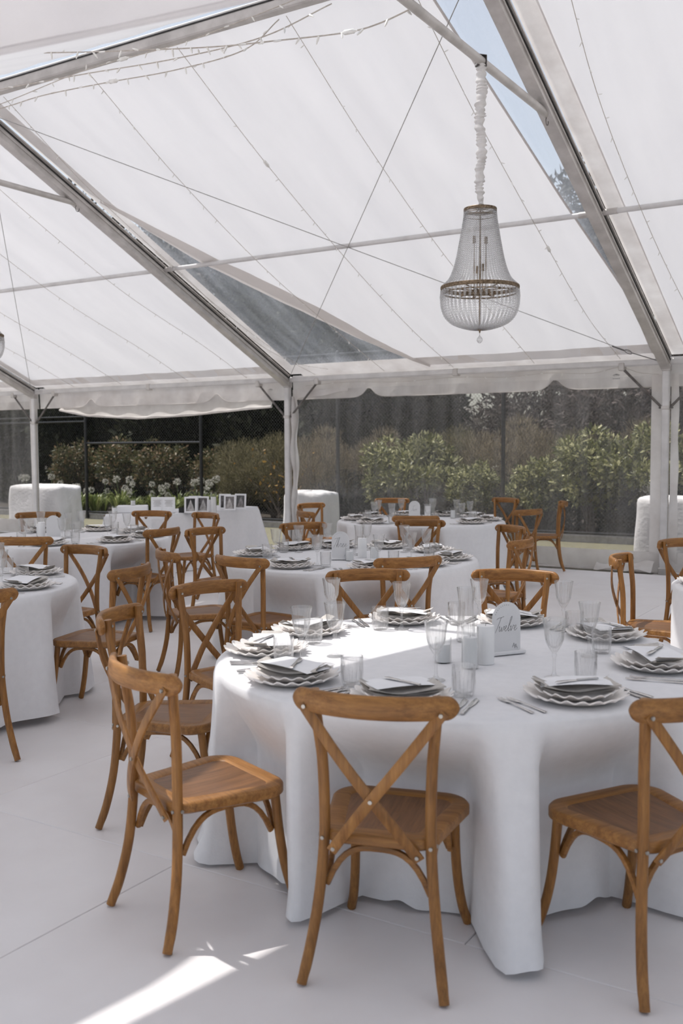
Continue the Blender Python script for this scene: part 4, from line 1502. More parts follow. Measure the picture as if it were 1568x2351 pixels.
def chandelier_proto():
    r = empty('chandelier')
    NS, NU = 46, 58
    # all heights relative to the suspension point on the tie
    up_prof = [(.121, -1.085), (.126, -1.14), (.142, -1.24), (.160, -1.34), (.180, -1.44), (.205, -1.53), (.240, -1.605), (.290, -1.655)]
    lo_prof = [(.297, -1.70), (.302, -1.76), (.296, -1.82), (.272, -1.885), (.225, -1.935), (.160, -1.965), (.085, -1.985), (.040, -1.990)]
    m = MB()
    for i, p in enumerate(along(up_prof, .0165)):
        bead(m, p, .0088, .0086)
    me_u = m.mesh('bead_strand', M['crystal'], 0)
    m = MB()
    for i, p in enumerate(along(lo_prof, .0205)):
        s = 1.3 if i < 3 else 1.0
        bead(m, p, .0098 * s, .0100 * s)
    me_l = m.mesh('bead_strand', M['crystal'], 0)
    for k in range(NU):
        inst('upper_bead_strand', me_u, r, None, (0, 0, 2 * PI * k / NU))
    for k in range(NS):
        inst('lower_bead_strand', me_l, r, None, (0, 0, 2 * PI * (k + .5) / NS))
    # metal hoops with embossed ovals
    def hoop(R, z, h, nm):
        q = MB().lathe([(R - .004, z - h / 2), (R + .002, z - h / 2), (R + .004, z - h * .36), (R + .0015, z - h * .3), (R + .0015, z + h * .3), (R + .004, z + h * .36), (R + .002, z + h / 2), (R - .004, z + h / 2), (R - .004, z - h / 2)], 72).build(nm, M['brass'], r, 30)
        n = int(2 * PI * R / .038)
        d = MB()
        for k in range(n):
            a = 2 * PI * k / n
            t = Vector((-math.sin(a), math.cos(a), 0))
            c = Vector((math.cos(a), math.sin(a), 0)) * (R + .0025) + Vector((0, 0, z))
            d.tube([c + t * (.012 * math.cos(b)) + Vector((0, 0, h * .22 * math.sin(b))) for b in np.linspace(0, 2 * PI, 10, endpoint=False)], .0018, 4, None, tuple(t.cross(Vector((0, 0, 1)))), closed=True)
        d.build('embossed_ovals', M['brass'], q, 60, kind='stuff')
        return q
    hoop(.124, -1.075, .026, 'top_hoop')
    hoop(.302, -1.672, .030, 'wide_hoop')
    MB().lathe([(.116, -1.115), (.119, -1.115), (.119, -1.121), (.116, -1.121), (.116, -1.115)], 48).build('inner_hoop', M['brass'], r, 30)
    MB().lathe([(.286, -1.705), (.290, -1.705), (.290, -1.716), (.286, -1.716), (.286, -1.705)], 64).build('inner_hoop', M['brass'], r, 30)
    for k in range(4):
        a = PI * k / 4
        MB().tube([(.122 * math.cos(a), .122 * math.sin(a), -1.07), (-.122 * math.cos(a), -.122 * math.sin(a), -1.07)], .004, 6).build('spider_arm', M['brass'], r)
        MB().tube([(.296 * math.cos(a), .296 * math.sin(a), -1.69), (-.296 * math.cos(a), -.296 * math.sin(a), -1.69)], .005, 6).build('spider_arm', M['brass'], r)
    MB().tube([(0, 0, -1.05), (0, 0, -1.985)], .007, 8, None, (0, 1, 0)).build('centre_rod', M['brass'], r)
    MB().lathe([(0, -1.69), (.05, -1.69), (.058, -1.70), (.05, -1.715), (.02, -1.725), (0, -1.727)], 24).build('centre_plate', M['brass'], r, 30)
    # candle lamps
    def lamp(x, y, z, dirv=(0, 0, 1), rod=None):
        d = Vector(dirv).normalized()
        p = Vector((x, y, z))
        q = MB().tube([p, p + d * .055], .012, 10, None, (0, 1, 0.1)).build('lamp_holder', M['brass'], r)
        MB().tube([p + d * .055, p + d * .065, p + d * .085, p + d * .102], .009, 8, [.6, 1, .75, .1], (0, 1, 0.1)).build('bulb', M['glass_thin'], q)
        if rod is not None:
            MB().tube([p, Vector(rod)], .004, 6, None, (0, 1, 0.1)).build('lamp_rod', M['brass'], q)
    lamp(-.05, 0, -1.33, (0, 0, 1), (-.05, 0, -1.69))
    lamp(.05, .0, -1.33, (0, 0, 1), (.05, 0, -1.69))
    lamp(.0, -.05, -1.55, (0, 0, 1), (0, -.05, -1.69))
    lamp(.0, .05, -1.55, (0, 0, 1), (0, .05, -1.69))
    for k in range(6):
        a = PI * k / 3 + .4
        lamp(.10 * math.cos(a), .10 * math.sin(a), -1.705, (math.cos(a), math.sin(a), -.35), (0, 0, -1.70))
    # bottom leaf cup and crystal drop
    MB().lathe([(.046, -1.972), (.044, -1.980), (.030, -1.990), (.014, -1.998), (.006, -2.006), (.007, -2.012), (.003, -2.020)], 14).build('bottom_cup', M['brass'], r, 20)
    m = MB()
    m.tube([(0, 0, -2.018), (0, 0, -2.040)], .0012, 5, None, (0, 1, 0))
    m.build('drop_hook', M['brass'], r)
    m = MB()
    m.lathe([(.001, -2.036), (.008, -2.046), (.017, -2.056), (.0235, -2.068), (.0235, -2.078), (.017, -2.090), (.008, -2.098), (.001, -2.100)], 10)
    m.build('crystal_drop', M['crystal'], r, 0)
    # bunched fabric sleeve over the chain
    rr = random.Random(5)
    prof = []
    z = .055
    cx, cy = [], []
    rows = 230
    m = MB()
    vs, fs = [], []
    NA = 20
    for i in range(rows + 1):
        v = i / rows
        z = .03 - 1.09 * v
        base = interp(v, [0, .10, .14, .5, .8, .93, 1], [.037, .034, .040, .035, .034, .024, .014])
        ru = .0060 * math.sin(v * 190 + 2.4 * math.sin(v * 37)) + .0035 * math.sin(v * 71 + 1)
        ox = .006 * math.sin(v * 13) + .003 * math.sin(v * 41)
        oy = .008 * math.sin(v * 17 + 1)
        for k in range(NA):
            a = 2 * PI * k / NA
            rad = base + ru * (1 + .4 * math.sin(2 * a + v * 25)) + .002 * math.sin(3 * a + v * 60)
            vs.append((ox + rad * math.cos(a), oy + rad * math.sin(a), z + .005 * math.sin(a + v * 55) + .003 * math.sin(2 * a + v * 90)))
    for i in range(rows):
        for k in range(NA):
            k2 = (k + 1) % NA
            fs.append((i * NA + k, (i + 1) * NA + k, (i + 1) * NA + k2, i * NA + k2))
    m.add(vs, fs)
    m.build('fabric_sleeve', M['sleeve'], r, 70)
    m = MB()
    ring = [(0, .043 * math.cos(a), .045 + .043 * math.sin(a)) for a in np.linspace(0, 2 * PI, 18, endpoint=False)]
    ring = [(math.sin(TH) * y * 0 + x, y, z) for (x, y, z) in ring]
    m.box((0, 0, .012), (.075, .05, .006))
    m.box((.036, 0, .05), (.006, .05, .08))
    m.box((-.036, 0, .035), (.006, .05, .05))
    m.box((.0, 0, .092), (.075, .05, .006))
    m.build('hanging_bracket', M['alu_dark'], r, 0)
    return r


ch0 = chandelier_proto()
freeze(ch0)
ch0.location = (1.0864, 7.7994, ZT - .05 - .05)
ch0.rotation_euler = (0, 0, .3)
tag(ch0, 'large crystal bead basket chandelier with brass hoops and white sleeve', 'chandelier', 'crystal chandeliers')
c2 = copy_tree(ch0)
c2.location = W(BAY, 5.93, ZT - .10)
tag(c2, 'crystal chandelier cut off at the left frame edge', 'chandelier', 'crystal chandeliers')

# ================================================================ PHOTO TABLE
GT = (-2.15, 13.63)
GA = math.radians(58.06)
r = empty('trestle_table', (GT[0], GT[1], 0), GA, 'long trestle table under the white cloth with photo frames', 'table')
MB().box((0, 0, .742), (2.38, .74, .03), None, .006).build('tabletop', M['seat_ply'], r)
for sx in (-1, 1):
    for sy in (-1, 1):
        MB().tube([(sx * .95, sy * .28, .73), (sx * .98, sy * .30, .0)], .016, 8, None, (1, 0, 0)).build('leg', M['alu_dark'], r)


def rect_cloth(a, b, z, seed, rc=.10):
    rr = random.Random(seed)
    ph = [rr.uniform(0, 6.28) for _ in range(6)]
    out = []
    n = 12
    for (cx, cy, a0) in ((a - rc, b - rc, 0), (-a + rc, b - rc, 90), (-a + rc, -b + rc, 180), (a - rc, -b + rc, 270)):
        for k in range(n + 1):
            t = math.radians(a0 + 90 * k / n)
            out.append((cx + rc * math.cos(t), cy + rc * math.sin(t), math.cos(t), math.sin(t)))
    P = []
    for i in range(len(out)):
        p, q = out[i], out[(i + 1) % len(out)]
        d = math.hypot(q[0] - p[0], q[1] - p[1])
        k = max(1, int(d / .035))
        for j in range(k):
            u = j / k
            P.append(tuple(p[m_] + (q[m_] - p[m_]) * u for m_ in range(4)))
    NA = len(P)
    rows = [[(x * s, y * s, z) for (x, y, _, _) in P] for s in (.5, .97, .995)]
    nd = 18
    for j in range(1, nd + 1):
        s = j / nd
        row = []
        for i, (x, y, nx, ny) in enumerate(P):
            L = i / NA * 2 * PI
            f = math.sin(17 * L + ph[0] + math.sin(3 * L + ph[1])) + .5 * math.sin(29 * L + ph[2])
            corner = min(1, (abs(nx) * abs(ny)) * 2)
            o = .012 + .05 * s + .028 * s * f + .12 * s * corner
            row.append((x + nx * o, y + ny * o, max(.006, z - .012 - (z - .02) * s)))
        rows.append(row)
    vs = [(0, 0, z)] + [p for q in rows for p in q]
    fs = [(0, 1 + k, 1 + (k + 1) % NA) for k in range(NA)]
    for i in range(len(rows) - 1):
        for k in range(NA):
            k2 = (k + 1) % NA
            fs.append((1 + i * NA + k, 1 + (i + 1) * NA + k, 1 + (i + 1) * NA + k2, 1 + i * NA + k2))
    return MB().add(vs, fs)


o = rect_cloth(1.205, .385, .7655, 4).build('tablecloth', M['cloth'], None, 180, (GT[0], GT[1], 0), GA)
tag(o, 'white cloth draped over the long photo table', 'tablecloth')


def photo_mat(name, seed, bgc, dress, warm):
    """a small black and white couple picture: dark ground, a pale figure"""
    m, nt, out = newmat(name)
    p = N(nt, 'ShaderNodeBsdfPrincipled', Roughness=.25)
    v = coords(nt)
    g_ = N(nt, 'ShaderNodeTexNoise', Scale=22.0 + seed, Detail=3)
    nt.links.new(v, g_.inputs['Vector'])
    sp = N(nt, 'ShaderNodeSeparateXYZ')
    nt.links.new(v, sp.inputs[0])
    # pale wedge widening downwards: |x - x0| < w(z)
    ab = N(nt, 'ShaderNodeMath', _operation='ABSOLUTE')
    sx = N(nt, 'ShaderNodeMath', _operation='ADD')
    sx.inputs[1].default_value = .006 * ((seed % 3) - 1)
    nt.links.new(sp.outputs['X'], sx.inputs[0])
    nt.links.new(sx.outputs[0], ab.inputs[0])
    wz = N(nt, 'ShaderNodeMath', _operation='MULTIPLY_ADD')
    wz.inputs[1].default_value = .38
    wz.inputs[2].default_value = .006
    zz_ = N(nt, 'ShaderNodeMath', _operation='SUBTRACT')
    zz_.inputs[0].default_value = .165
    nt.links.new(sp.outputs['Z'], zz_.inputs[1])
    nt.links.new(zz_.outputs[0], wz.inputs[0])
    df = N(nt, 'ShaderNodeMath', _operation='SUBTRACT')
    nt.links.new(wz.outputs[0], df.inputs[0])
    nt.links.new(ab.outputs[0], df.inputs[1])
    mr = N(nt, 'ShaderNodeMapRange')
    mr.inputs['From Min'].default_value = -.002
    mr.inputs['From Max'].default_value = .006
    nt.links.new(df.outputs[0], mr.inputs['Value'])
    mx = N(nt, 'ShaderNodeMix', _data_type='RGBA')
    mx.inputs[6].default_value = rgb(bgc)
    mx.inputs[7].default_value = rgb(dress)
    nt.links.new(mr.outputs[0], mx.inputs[0])
    m2 = N(nt, 'ShaderNodeMix', _data_type='RGBA', _blend_type='MULTIPLY')
    m2.inputs[0].default_value = .7
    nt.links.new(mx.outputs[2], m2.inputs[6])
    r_ = N(nt, 'ShaderNodeValToRGB')
    r_.color_ramp.elements[0].position = .35
    r_.color_ramp.elements[0].color = (.3, .28, .27, 1)
    r_.color_ramp.elements[1].position = .6
    r_.color_ramp.elements[1].color = (1, 1, 1, 1)
    nt.links.new(g_.outputs[0], r_.inputs[0])
    nt.links.new(r_.outputs[0], m2.inputs[7])
    nt.links.new(m2.outputs[2], p.inputs['Base Color'])
    nt.links.new(p.outputs[0], out.inputs[0])
    return m


def frame(loc, rz, label, seed, bgc, dress, w=.165, h=.215):
    r = empty('photo_frame', loc, rz, label, 'photo frame', 'photo frames')
    tilt = RX(-.16)
    b = .024
    d = .014
    for (cx, cz, sx, sz) in ((-w / 2 + b / 2, h / 2, b, h), (w / 2 - b / 2, h / 2, b, h), (0, b / 2, w - 2 * b, b), (0, h - b / 2, w - 2 * b, b)):
        m = MB().box((cx, 0, cz), (sx, d, sz), None, .003)
        m.v = [tuple(tilt @ Vector(p)) for p in m.v]
        m.build('frame_bar', M['paper'], r)
    m = MB().box((0, .004, h / 2), (w - 2 * b, .003, h - 2 * b))
    m.v = [tuple(tilt @ Vector(p)) for p in m.v]
    m.build('photo', photo_mat('photo print', seed, bgc, dress, 0), r, 0)
    m = MB().box((0, .010, h / 2), (w - .01, .004, h - .01))
    m.v = [tuple(tilt @ Vector(p)) for p in m.v]
    m.build('backing', M['black'], r, 0)
    m = MB().box((0, .062, h * .34), (.05, .004, h * .72), RX(.30))
    m.build('easel_leg', M['black'], r, 0)
    return r


zt = .768
D_, G_, L_ = (.012, .011, .011), (.12, .11, .11), (.55, .53, .52)
FR = [((-1.991, 13.00), .05, 'white photo frame leftmost, pale dress on black', 1, D_, L_), ((-1.97, 13.23), .0, 'white photo frame half hidden behind the leftmost two', 2, G_, D_),
      ((-1.85, 13.12), -.05, 'white photo frame second in front, standing couple', 3, G_, L_), ((-1.63, 13.78), .0, 'white photo frame behind the candle on the photo table', 4, G_, D_),
      ((-1.53, 13.48), -.12, 'white photo frame third in front, pale picture', 5, (.22, .2, .2), (.6, .57, .56)), ((-1.42, 13.80), -.2, 'white photo frame rightmost, group picture', 6, (.1, .1, .1), (.35, .33, .33))]
for (xy, rz, lab, s, bgc, dr) in FR:
    frame((xy[0], xy[1], zt), rz, lab, s, bgc, dr)
o = MB().box((0, 0, .075), (.13, .006, .15), RX(-.12)).build('blank_card', M['paper'], None, 0, (-1.78, 13.42, zt + .002), 0)
tag(o, 'plain white card between the photo frames', 'card')
o = MB().box((0, 0, .035), (.10, .008, .07), None).build('black_card', M['black'], None, 0, (-2.10, 13.02, zt + .002), 0)
tag(o, 'small black card left of the photo frames', 'card')
put_tree(candle0, (-1.69, 13.02, zt), 0, 'tall glass cylinder candle among the photo frames', 'candle', 'table candles').scale = (1.25, 1.25, 1.75)
for i, (x, y, lab) in enumerate([(-2.447, 13.10, 'white printed sheet in an acrylic stand, left one'), (-2.29, 13.08, 'white printed sheet in an acrylic stand, right one')]):
    r = empty('sign_stand', (x, y, zt), .05, lab, 'sign', 'printed sheets on the photo table')
    MB().box((0, 0, .105), (.165, .004, .205), RX(-.10)).build('sheet', M['paper'], r, 0)
    m = MB()
    for j in range(7):
        m.box((.0, -.004 + .0, .165 - .016 * j), (.11 - .03 * ((j * 5) % 3) / 2, .001, .004), RX(-.10))
    m.build('printed_lines', M['kerb'], r, 0)
    MB().box((0, .0, .004), (.17, .07, .008), None, .002).build('base', M['acrylic'], r)
o = MB().box((0, 0, .045), (.40, .26, .09), None, .006).build('white_box', M['paper'], None, 40, (-2.80, 13.22, zt), .15)
tag(o, 'low white gift box at the left end of the photo table', 'box')
put_tree(candle0, (-2.80, 13.25, zt + .0905), 0, 'small glass candle standing on the white gift box', 'candle', 'table candles').scale = (1, 1, .5)
put_tree(candle0, (-2.99, 12.98, zt), 0, 'glass candle at the left end of the photo table', 'candle', 'table candles').scale = (1, 1, .6)

# ================================================================ POST WEIGHTS UNDER WHITE COVERS
def weight_cover(e, t, w, d, h, label, seed):
    rr = random.Random(seed)
    ph = [rr.uniform(0, 6.28) for _ in range(8)]
    m = MB()
    NA, NZ = 96, 26
    rows = []
    for j in range(NZ + 1):
        s = j / NZ
        row = []
        for k in range(NA):
            a = 2 * PI * k / NA
            c, q = math.cos(a), math.sin(a)
            p = 5
            rad = (abs(c) ** p + abs(q) ** p) ** (-1 / p)
            if s < .16:
                u = s / .16
                sc = .90 * math.sqrt(u) + .06 * u
                z = h - .05 * (1 - math.sqrt(max(0, 1 - u * u * .98)))
            else:
                u = (s - .16) / .84
                sc = .965 + .07 * u + (.022 * math.sin(9 * a + ph[0] + 2 * u) + .018 * math.sin(15 * a + ph[1] - 3 * u)) * u + .010 * math.sin(5 * a + 8 * u + ph[2])
                z = (h - .045) * (1 - u) + .0
            z += (.012 * math.sin(4 * a + ph[3]) + .008 * math.sin(11 * a + ph[4])) * (1 - s)
            row.append((rad * c * w / 2 * sc, rad * q * d / 2 * sc, max(z - .115, -.115)))
        rows.append(row)
    vs = [p for r_ in rows for p in r_]
    fs = [tuple(range(NA))]
    for i in range(NZ):
        for k in range(NA):
            k2 = (k + 1) % NA
            fs.append((i * NA + k, (i + 1) * NA + k, (i + 1) * NA + k2, i * NA + k2))
    m.add(vs, fs)
    o = m.build('weight_cover', M['cover'], None, 180, W(e, t, 0), TH)
    tag(o, label, 'cover', 'covered post weights')


weight_cover(5.92, -.66, .80, .74, 1.02, 'white fabric cover over a weight beside the middle post', 1)
weight_cover(.06, -.64, .86, .74, 1.06, 'white fabric cover over a weight behind the right hand post', 2)
weight_cover(12.40, -.70, 1.55, .80, 1.02, 'wide white fabric cover over weights behind the left post', 3)
# loose sheet end at the foot of the right hand post
o = MB().grid(lambda u, v: (.10 + .75 * u, .05 + .18 * v + .03 * math.sin(u * 9), .015 + .11 * (1 - v) * (1 - .5 * u) + .02 * math.sin(u * 13 + v * 5)), 24, 8).build('loose_sheet', M['pvc'], None, 180, (P3.x, P3.y, 0), TH)
tag(o, 'crumpled white sheet end at the foot of the right hand post', 'sheet')

# ================================================================ FENCE
fence = tent_empty('chain_link_fence', label='tall black chain link court fence behind the marquee', cat='fence')
FT, FH = -4.5, 3.6
posts = [4.11 + 3.70 * i for i in range(-4, 8)]
for e in posts:
    q = MB().tube([(e, FT, -.1), (e, FT, FH)], .040, 10, None, (0, 1, 0)).build('fence_post', M['fence'], fence)
    MB().lathe([(.036, 0), (.036, .02), (.02, .04), (0, .045)], 10, (e, FT, FH)).build('post_cap', M['fence'], q)
for (z, a, b) in ((FH - .03, posts[0], posts[-1]), (.06, posts[0], posts[-1])):
    MB().tube([(a, FT, z), (b, FT, z)], .022, 8).build('fence_rail', M['fence'], fence)
MB().tube([(posts[6], FT, 1.76), (posts[7], FT, 1.76)], .028, 8).build('gate_rail', M['fence'], fence)
MB().tube([(posts[7], FT, 2.30), (posts[8], FT, 2.30)], .024, 8).build('gate_rail', M['fence'], fence)
MB().tube([(posts[7], FT, 2.42), (posts[8], FT, 2.42)], .020, 8).build('gate_rail', M['fence'], fence)
wv, wf = [], []
sp, rad = .075, .0021
e_lo, e_hi = posts[0], posts[-1]
n = int((e_hi - e_lo + FH) / sp)
for s in (-1, 1):
    for i in range(n):
        ea = e_lo - (FH if s > 0 else 0) + i * sp
        z0_, z1_ = .05, FH
        a = Vector((ea, FT + .002 * s, z0_))
        b = Vector((ea + s * (z1_ - z0_) if s > 0 else ea - (z1_ - z0_), FT + .002 * s, z1_))
        base = len(wv)
        for p in (a, b):
            for k in range(3):
                t = 2 * PI * k / 3
                wv.append((p.x + rad * 1.4 * math.cos(t), p.y + rad * math.sin(t), p.z))
        for k in range(3):
            k2 = (k + 1) % 3
            wf.append((base + k, base + k2, base + 3 + k2, base + 3 + k))
MB().add(wv, wf).build('wire_mesh', M['fence_wire'], fence, 0, kind='stuff')

# ================================================================ PLANTS
rng = np.random.default_rng(12)


def leaf_mesh(name, P, D, size, mat, aspect=.42, fold=.25):
    """many small leaves: P positions, D directions; each leaf is two triangles pairs folded along the rib"""
    n = len(P)
    D = D / np.linalg.norm(D, axis=1, keepdims=True)
    rv = rng.normal(size=(n, 3))
    S = np.cross(D, rv)
    S /= np.linalg.norm(S, axis=1, keepdims=True) + 1e-9
    U = np.cross(S, D)
    L = size * rng.uniform(.65, 1.25, n)[:, None]
    w = L * aspect
    v0 = P
    v1 = P + D * L * .5 + S * w * .5 + U * w * fold
    v2 = P + D * L
    v3 = P + D * L * .5 - S * w * .5 + U * w * fold
    V = np.stack([v0, v1, v2, v3], 1).reshape(-1, 3)
    idx = np.arange(n)[:, None] * 4
    F = np.concatenate([idx + [0, 1, 2], idx + [0, 2, 3]], 1).reshape(-1, 3)
    me = bpy.data.meshes.new(name)
    me.vertices.add(len(V))
    me.vertices.foreach_set('co', V.astype(np.float32).ravel())
    me.loops.add(F.size)
    me.loops.foreach_set('vertex_index', F.astype(np.int32).ravel())
    me.polygons.add(len(F))
    me.polygons.foreach_set('loop_start', np.arange(0, F.size, 3, dtype=np.int32))
    me.update(calc_edges=True)
    me.materials.append(mat)
    return me


def clumps(nc, n, box, rad, shell=.5, zmin=None):
    """leaf positions in clumps; box: (cx,cy,cz, rx,ry,rz) ellipsoid of clump centres"""
    c = rng.normal(size=(nc, 3))
    c /= np.linalg.norm(c, axis=1, keepdims=True)
    c *= rng.uniform(shell, 1.0, (nc, 1)) ** .6
    c = c * np.array(box[3:]) + np.array(box[:3])
    k = rng.integers(0, nc, n)
    d = rng.normal(size=(n, 3))
    d /= np.linalg.norm(d, axis=1, keepdims=True)
    rr = rad * rng.uniform(.25, 1.0, (n, 1)) ** .5
    P = c[k] + d * rr * np.array([1, 1, .8])
    D = d + rng.normal(size=(n, 3)) * .6 + np.array([0, 0, .25])
    if zmin is not None:
        m = P[:, 2] > zmin
        P, D = P[m], D[m]
    return P, D, c


def stems_mb(c, base, r0=.02, maxn=14):
    m = MB()
    for q in c[:maxn]:
        q = Vector(q)
        b = Vector((base[0] + random.uniform(-.08, .08), base[1] + random.uniform(-.08, .08), base[2]))
        mid = b.lerp(q, .5) + Vector((random.uniform(-.1, .1), random.uniform(-.1, .1), .12 * (q - b).length))
        m.tube(smoothpath([b, mid, q], 4), r0, 5, [1 - .08 * i for i in range(9)], (0, 1, .1))
    return m


def plant(name, kinds, spots, cat, group):
    """spots: (e, t, scale, rot, kind index, label)"""
    for (e, t, s, rot, ki, label) in spots:
        fol, st = kinds[ki]
        o = empty(name, W(e, t, -.09), rot, label, cat, group)
        o.scale = (s, s, s)
        inst('foliage', fol, o, kind='stuff')
        if st is not None: inst('branches', st, o)


def shrub_kind(mat, nc, n, box, rad, leaf, aspect=.45, zmin=.05, up=0.0):
    P, D, c = clumps(nc, n, box, rad, .35, zmin)
    if up: D = D * .35 + np.array([0, 0, up])
    me = leaf_mesh('foliage', P, D, leaf, mat, aspect)
    return me, stems_mb(c, (0, 0, 0)).mesh('branches', M['bark'], 60)


# pale green shrubs along the fence
lime = [shrub_kind(M['leaf_lime'], 40, 4200, (0, 0, 1.32, .95, .65, .72), .26, .135, .45, .5) for _ in range(2)]
plant('leafy_shrub', lime, [
    (1.6, -5.75, 1.03, 0.3, 0, 'pale green leafy shrub against the right hand post'), (2.75, -5.6, .96, 1.9, 1, 'pale green leafy shrub right of the fence post'),
    (3.75, -5.7, .72, 2.9, 0, 'lower pale green shrub beside the fence post'), (5.2, -5.6, .66, 4.0, 1, 'small pale green shrub behind table Two'),
    (6.4, -5.7, .95, .9, 0, 'pale green leafy shrub behind the clear wall, left cluster right half'), (7.3, -5.8, .90, 5.1, 1, 'pale green leafy shrub behind the clear wall, left cluster left half'),
    (-.1, -5.7, 1.0, 2.2, 1, 'pale green leafy shrub right of the right hand post'), (-1.7, -5.8, .95, 3.3, 0, 'pale green leafy shrub past the right frame edge')], 'shrub', 'pale green shrubs')
under = [shrub_kind(M['leaf_dark'], 30, 3800, (0, 0, .55, 1.1, .5, .5), .30, .13, .45, .02)]  # near-black bushes put in to stand for the shade below the shrubs
plant('shade_filler_bush', under, [(8.6 - 1.55 * i, -6.45 - .1 * (i % 2), 1.0 + .1 * (i % 2), i * 1.9, 0, 'low dark bush added as shade below the pale shrubs, %s from the middle post' % w_)
                                  for i, w_ in enumerate(('first', 'second', 'third', 'fourth', 'fifth', 'sixth', 'seventh'))], 'bush', 'dark bushes added for shade')
# tawny fine-leaved bushes
fine = [shrub_kind(M['needle'], 40, 15000, (0, 0, 1.25, 1.0, .7, .75), .34, .13, .07, .05, .55) for _ in range(1)] + \
       [shrub_kind(M['needle_green'], 40, 15000, (0, 0, 1.2, 1.0, .7, .8), .34, .12, .08, .05, .3)]
sp_ = [(10.6, -6.1, .98, 0, 1, 'fluffy tawny bush left of the middle post'), (9.3, -6.3, 1.0, 1.2, 0, 'fluffy tawny bush behind the middle post'), (11.6, -6.2, .92, 2.5, 1, 'fluffy olive bush at its left end')]
for i, e in enumerate((8.0, 6.5, 5.0, 3.5, 2.0, .5, -1.0, -2.5)):
    sp_.append((e, -7.1 - .2 * (i % 2), .98 + .05 * (i % 3), i * 1.3, i % 2, 'tawny feathery hedge bush number %s along the back from the middle post' % ('one', 'two', 'three', 'four', 'five', 'six', 'seven', 'eight')[i]))
plant('feathery_bush', fine, sp_, 'bush', 'feathery bushes')
# olive shrubs with russet tips in the open bay
oliv = [shrub_kind(M['leaf_olive'], 34, 3600, (0, 0, 1.15, .65, .5, .75), .28, .11)]
plant('russet_shrub', oliv, [(14.6, -6.6, .98, 0, 0, 'dark olive shrub with russet tips, right one in the open bay'), (16.1, -6.5, 1.02, 2, 0, 'dark olive shrub with russet tips beside the fence gate post'),
                             (17.9, -6.7, .98, 4, 0, 'dark olive shrub with russet tips beside the left post'), (13.2, -6.9, .85, 5, 0, 'dark olive shrub with russet tips near the feathery bush')], 'shrub', 'russet shrubs')
# bare twigs with yellow leaves beside the photo table
r = tent_empty('twiggy_shrub', label='bare twiggy shrub with a few yellow leaves before the feathery bush', cat='shrub')
m = MB()
rr = random.Random(9)
tips = []
for i in range(26):
    b = Vector((9.7 + rr.uniform(-.3, .3), -5.3 + rr.uniform(-.2, .2), -.05))
    q = b + Vector((rr.uniform(-.7, 1.2), rr.uniform(-.3, .3), rr.uniform(.7, 1.75)))
    mid = b.lerp(q, .5) + Vector((rr.uniform(-.2, .2), 0, rr.uniform(-.05, .2)))
    m.tube(smoothpath([b, mid, q], 4), .008, 5, [1, .9, .8, .7, .6, .5, .4, .35, .3], (0, 1, 0))
    tips += [mid, q, mid.lerp(q, .5)]
m.build('twigs', M['bark'], r, 60)
P = np.array([tuple(t) for t in tips])
inst('yellow_leaves', leaf_mesh('yellow_leaves', P, rng.normal(size=P.shape), .10, M['yellow_leaf'], .6), r, kind='stuff')


# agapanthus: strap leaves and white heads
def agap_kind(seed):
    rr = random.Random(seed)
    P, D = [], []
    m = MB()
    for i in range(80):
        a = rr.uniform(0, 2 * PI)
        L = rr.uniform(.38, .64)
        out = rr.uniform(.14, .40)
        b = Vector((.05 * math.cos(a), .05 * math.sin(a), 0))
        pts = [b, b + Vector((out * .45 * math.cos(a), out * .45 * math.sin(a), L * .75)), b + Vector((out * math.cos(a), out * math.sin(a), L * rr.uniform(.7, 1.0)))]
        pts = smoothpath(pts, 3)
        s = Vector((-math.sin(a), math.cos(a), 0))
        vs, fs = [], []
        for k, p in enumerate(pts):
            w = .021 * (1 - (k / (len(pts) - 1)) ** 2 * .85)
            vs += [p + s * w, p - s * w]
        for k in range(len(pts) - 1):
            fs.append((2 * k, 2 * k + 1, 2 * k + 3, 2 * k + 2))
        m.add(vs, fs)
    leaves = m.mesh('strap_leaves', M['agap_leaf'], 60)
    heads = []
    for h in range(3):
        st, pet = MB(), []
        a = rr.uniform(0, 2 * PI)
        top = Vector((.20 * math.cos(a), .20 * math.sin(a), rr.uniform(.62, .95)))
        st.tube(smoothpath([(0, 0, 0), (top.x * .4, top.y * .4, top.z * .55), top], 4), .007, 5, None, (0, 1, .1))
        P, D = [], []
        for i in range(42):
            d = Vector((rr.gauss(0, 1), rr.gauss(0, 1), rr.gauss(.2, 1))).normalized()
            for j in range(3):
                P.append(tuple(top + d * .055))
                D.append(tuple(d + Vector((rr.gauss(0, .5), rr.gauss(0, .5), rr.gauss(0, .5)))))
        heads.append((st.mesh('flower_stem', M['stem'], 60), leaf_mesh('flower_head', np.array(P), np.array(D), .042, M['petal'], .5)))
    return leaves, heads


ag = [agap_kind(s) for s in (1, 2, 3)]
rr = random.Random(17)
ORD = ['first', 'second', 'third', 'fourth', 'fifth', 'sixth', 'seventh', 'eighth', 'ninth', 'tenth', 'eleventh', 'twelfth', 'thirteenth', 'fourteenth', 'fifteenth', 'sixteenth', 'seventeenth', 'eighteenth', 'nineteenth', 'twentieth', 'twenty first', 'twenty second']
for i in range(22):
    e = 11.5 + 6.8 * i / 21 + rr.uniform(-.1, .1)
    t = -5.05 - .5 * (i % 2) + rr.uniform(-.1, .1)
    lv, hd = ag[i % 3]
    s = rr.uniform(.9, 1.2)
    o = empty('agapanthus', W(e, t, -.09), rr.uniform(0, 6), 'white agapanthus clump behind the fence, %s from the feathery bush' % ORD[i], 'flower', 'white agapanthus clumps')
    o.scale = (s, s, s)
    inst('strap_leaves', lv, o, kind='stuff')
    for (st, h) in hd[:(2, 1, 3, 0, 2, 1, 2)[i % 7]]:
        q = inst('flower_stem', st, o)
        inst('flower_head', h, q, kind='stuff')
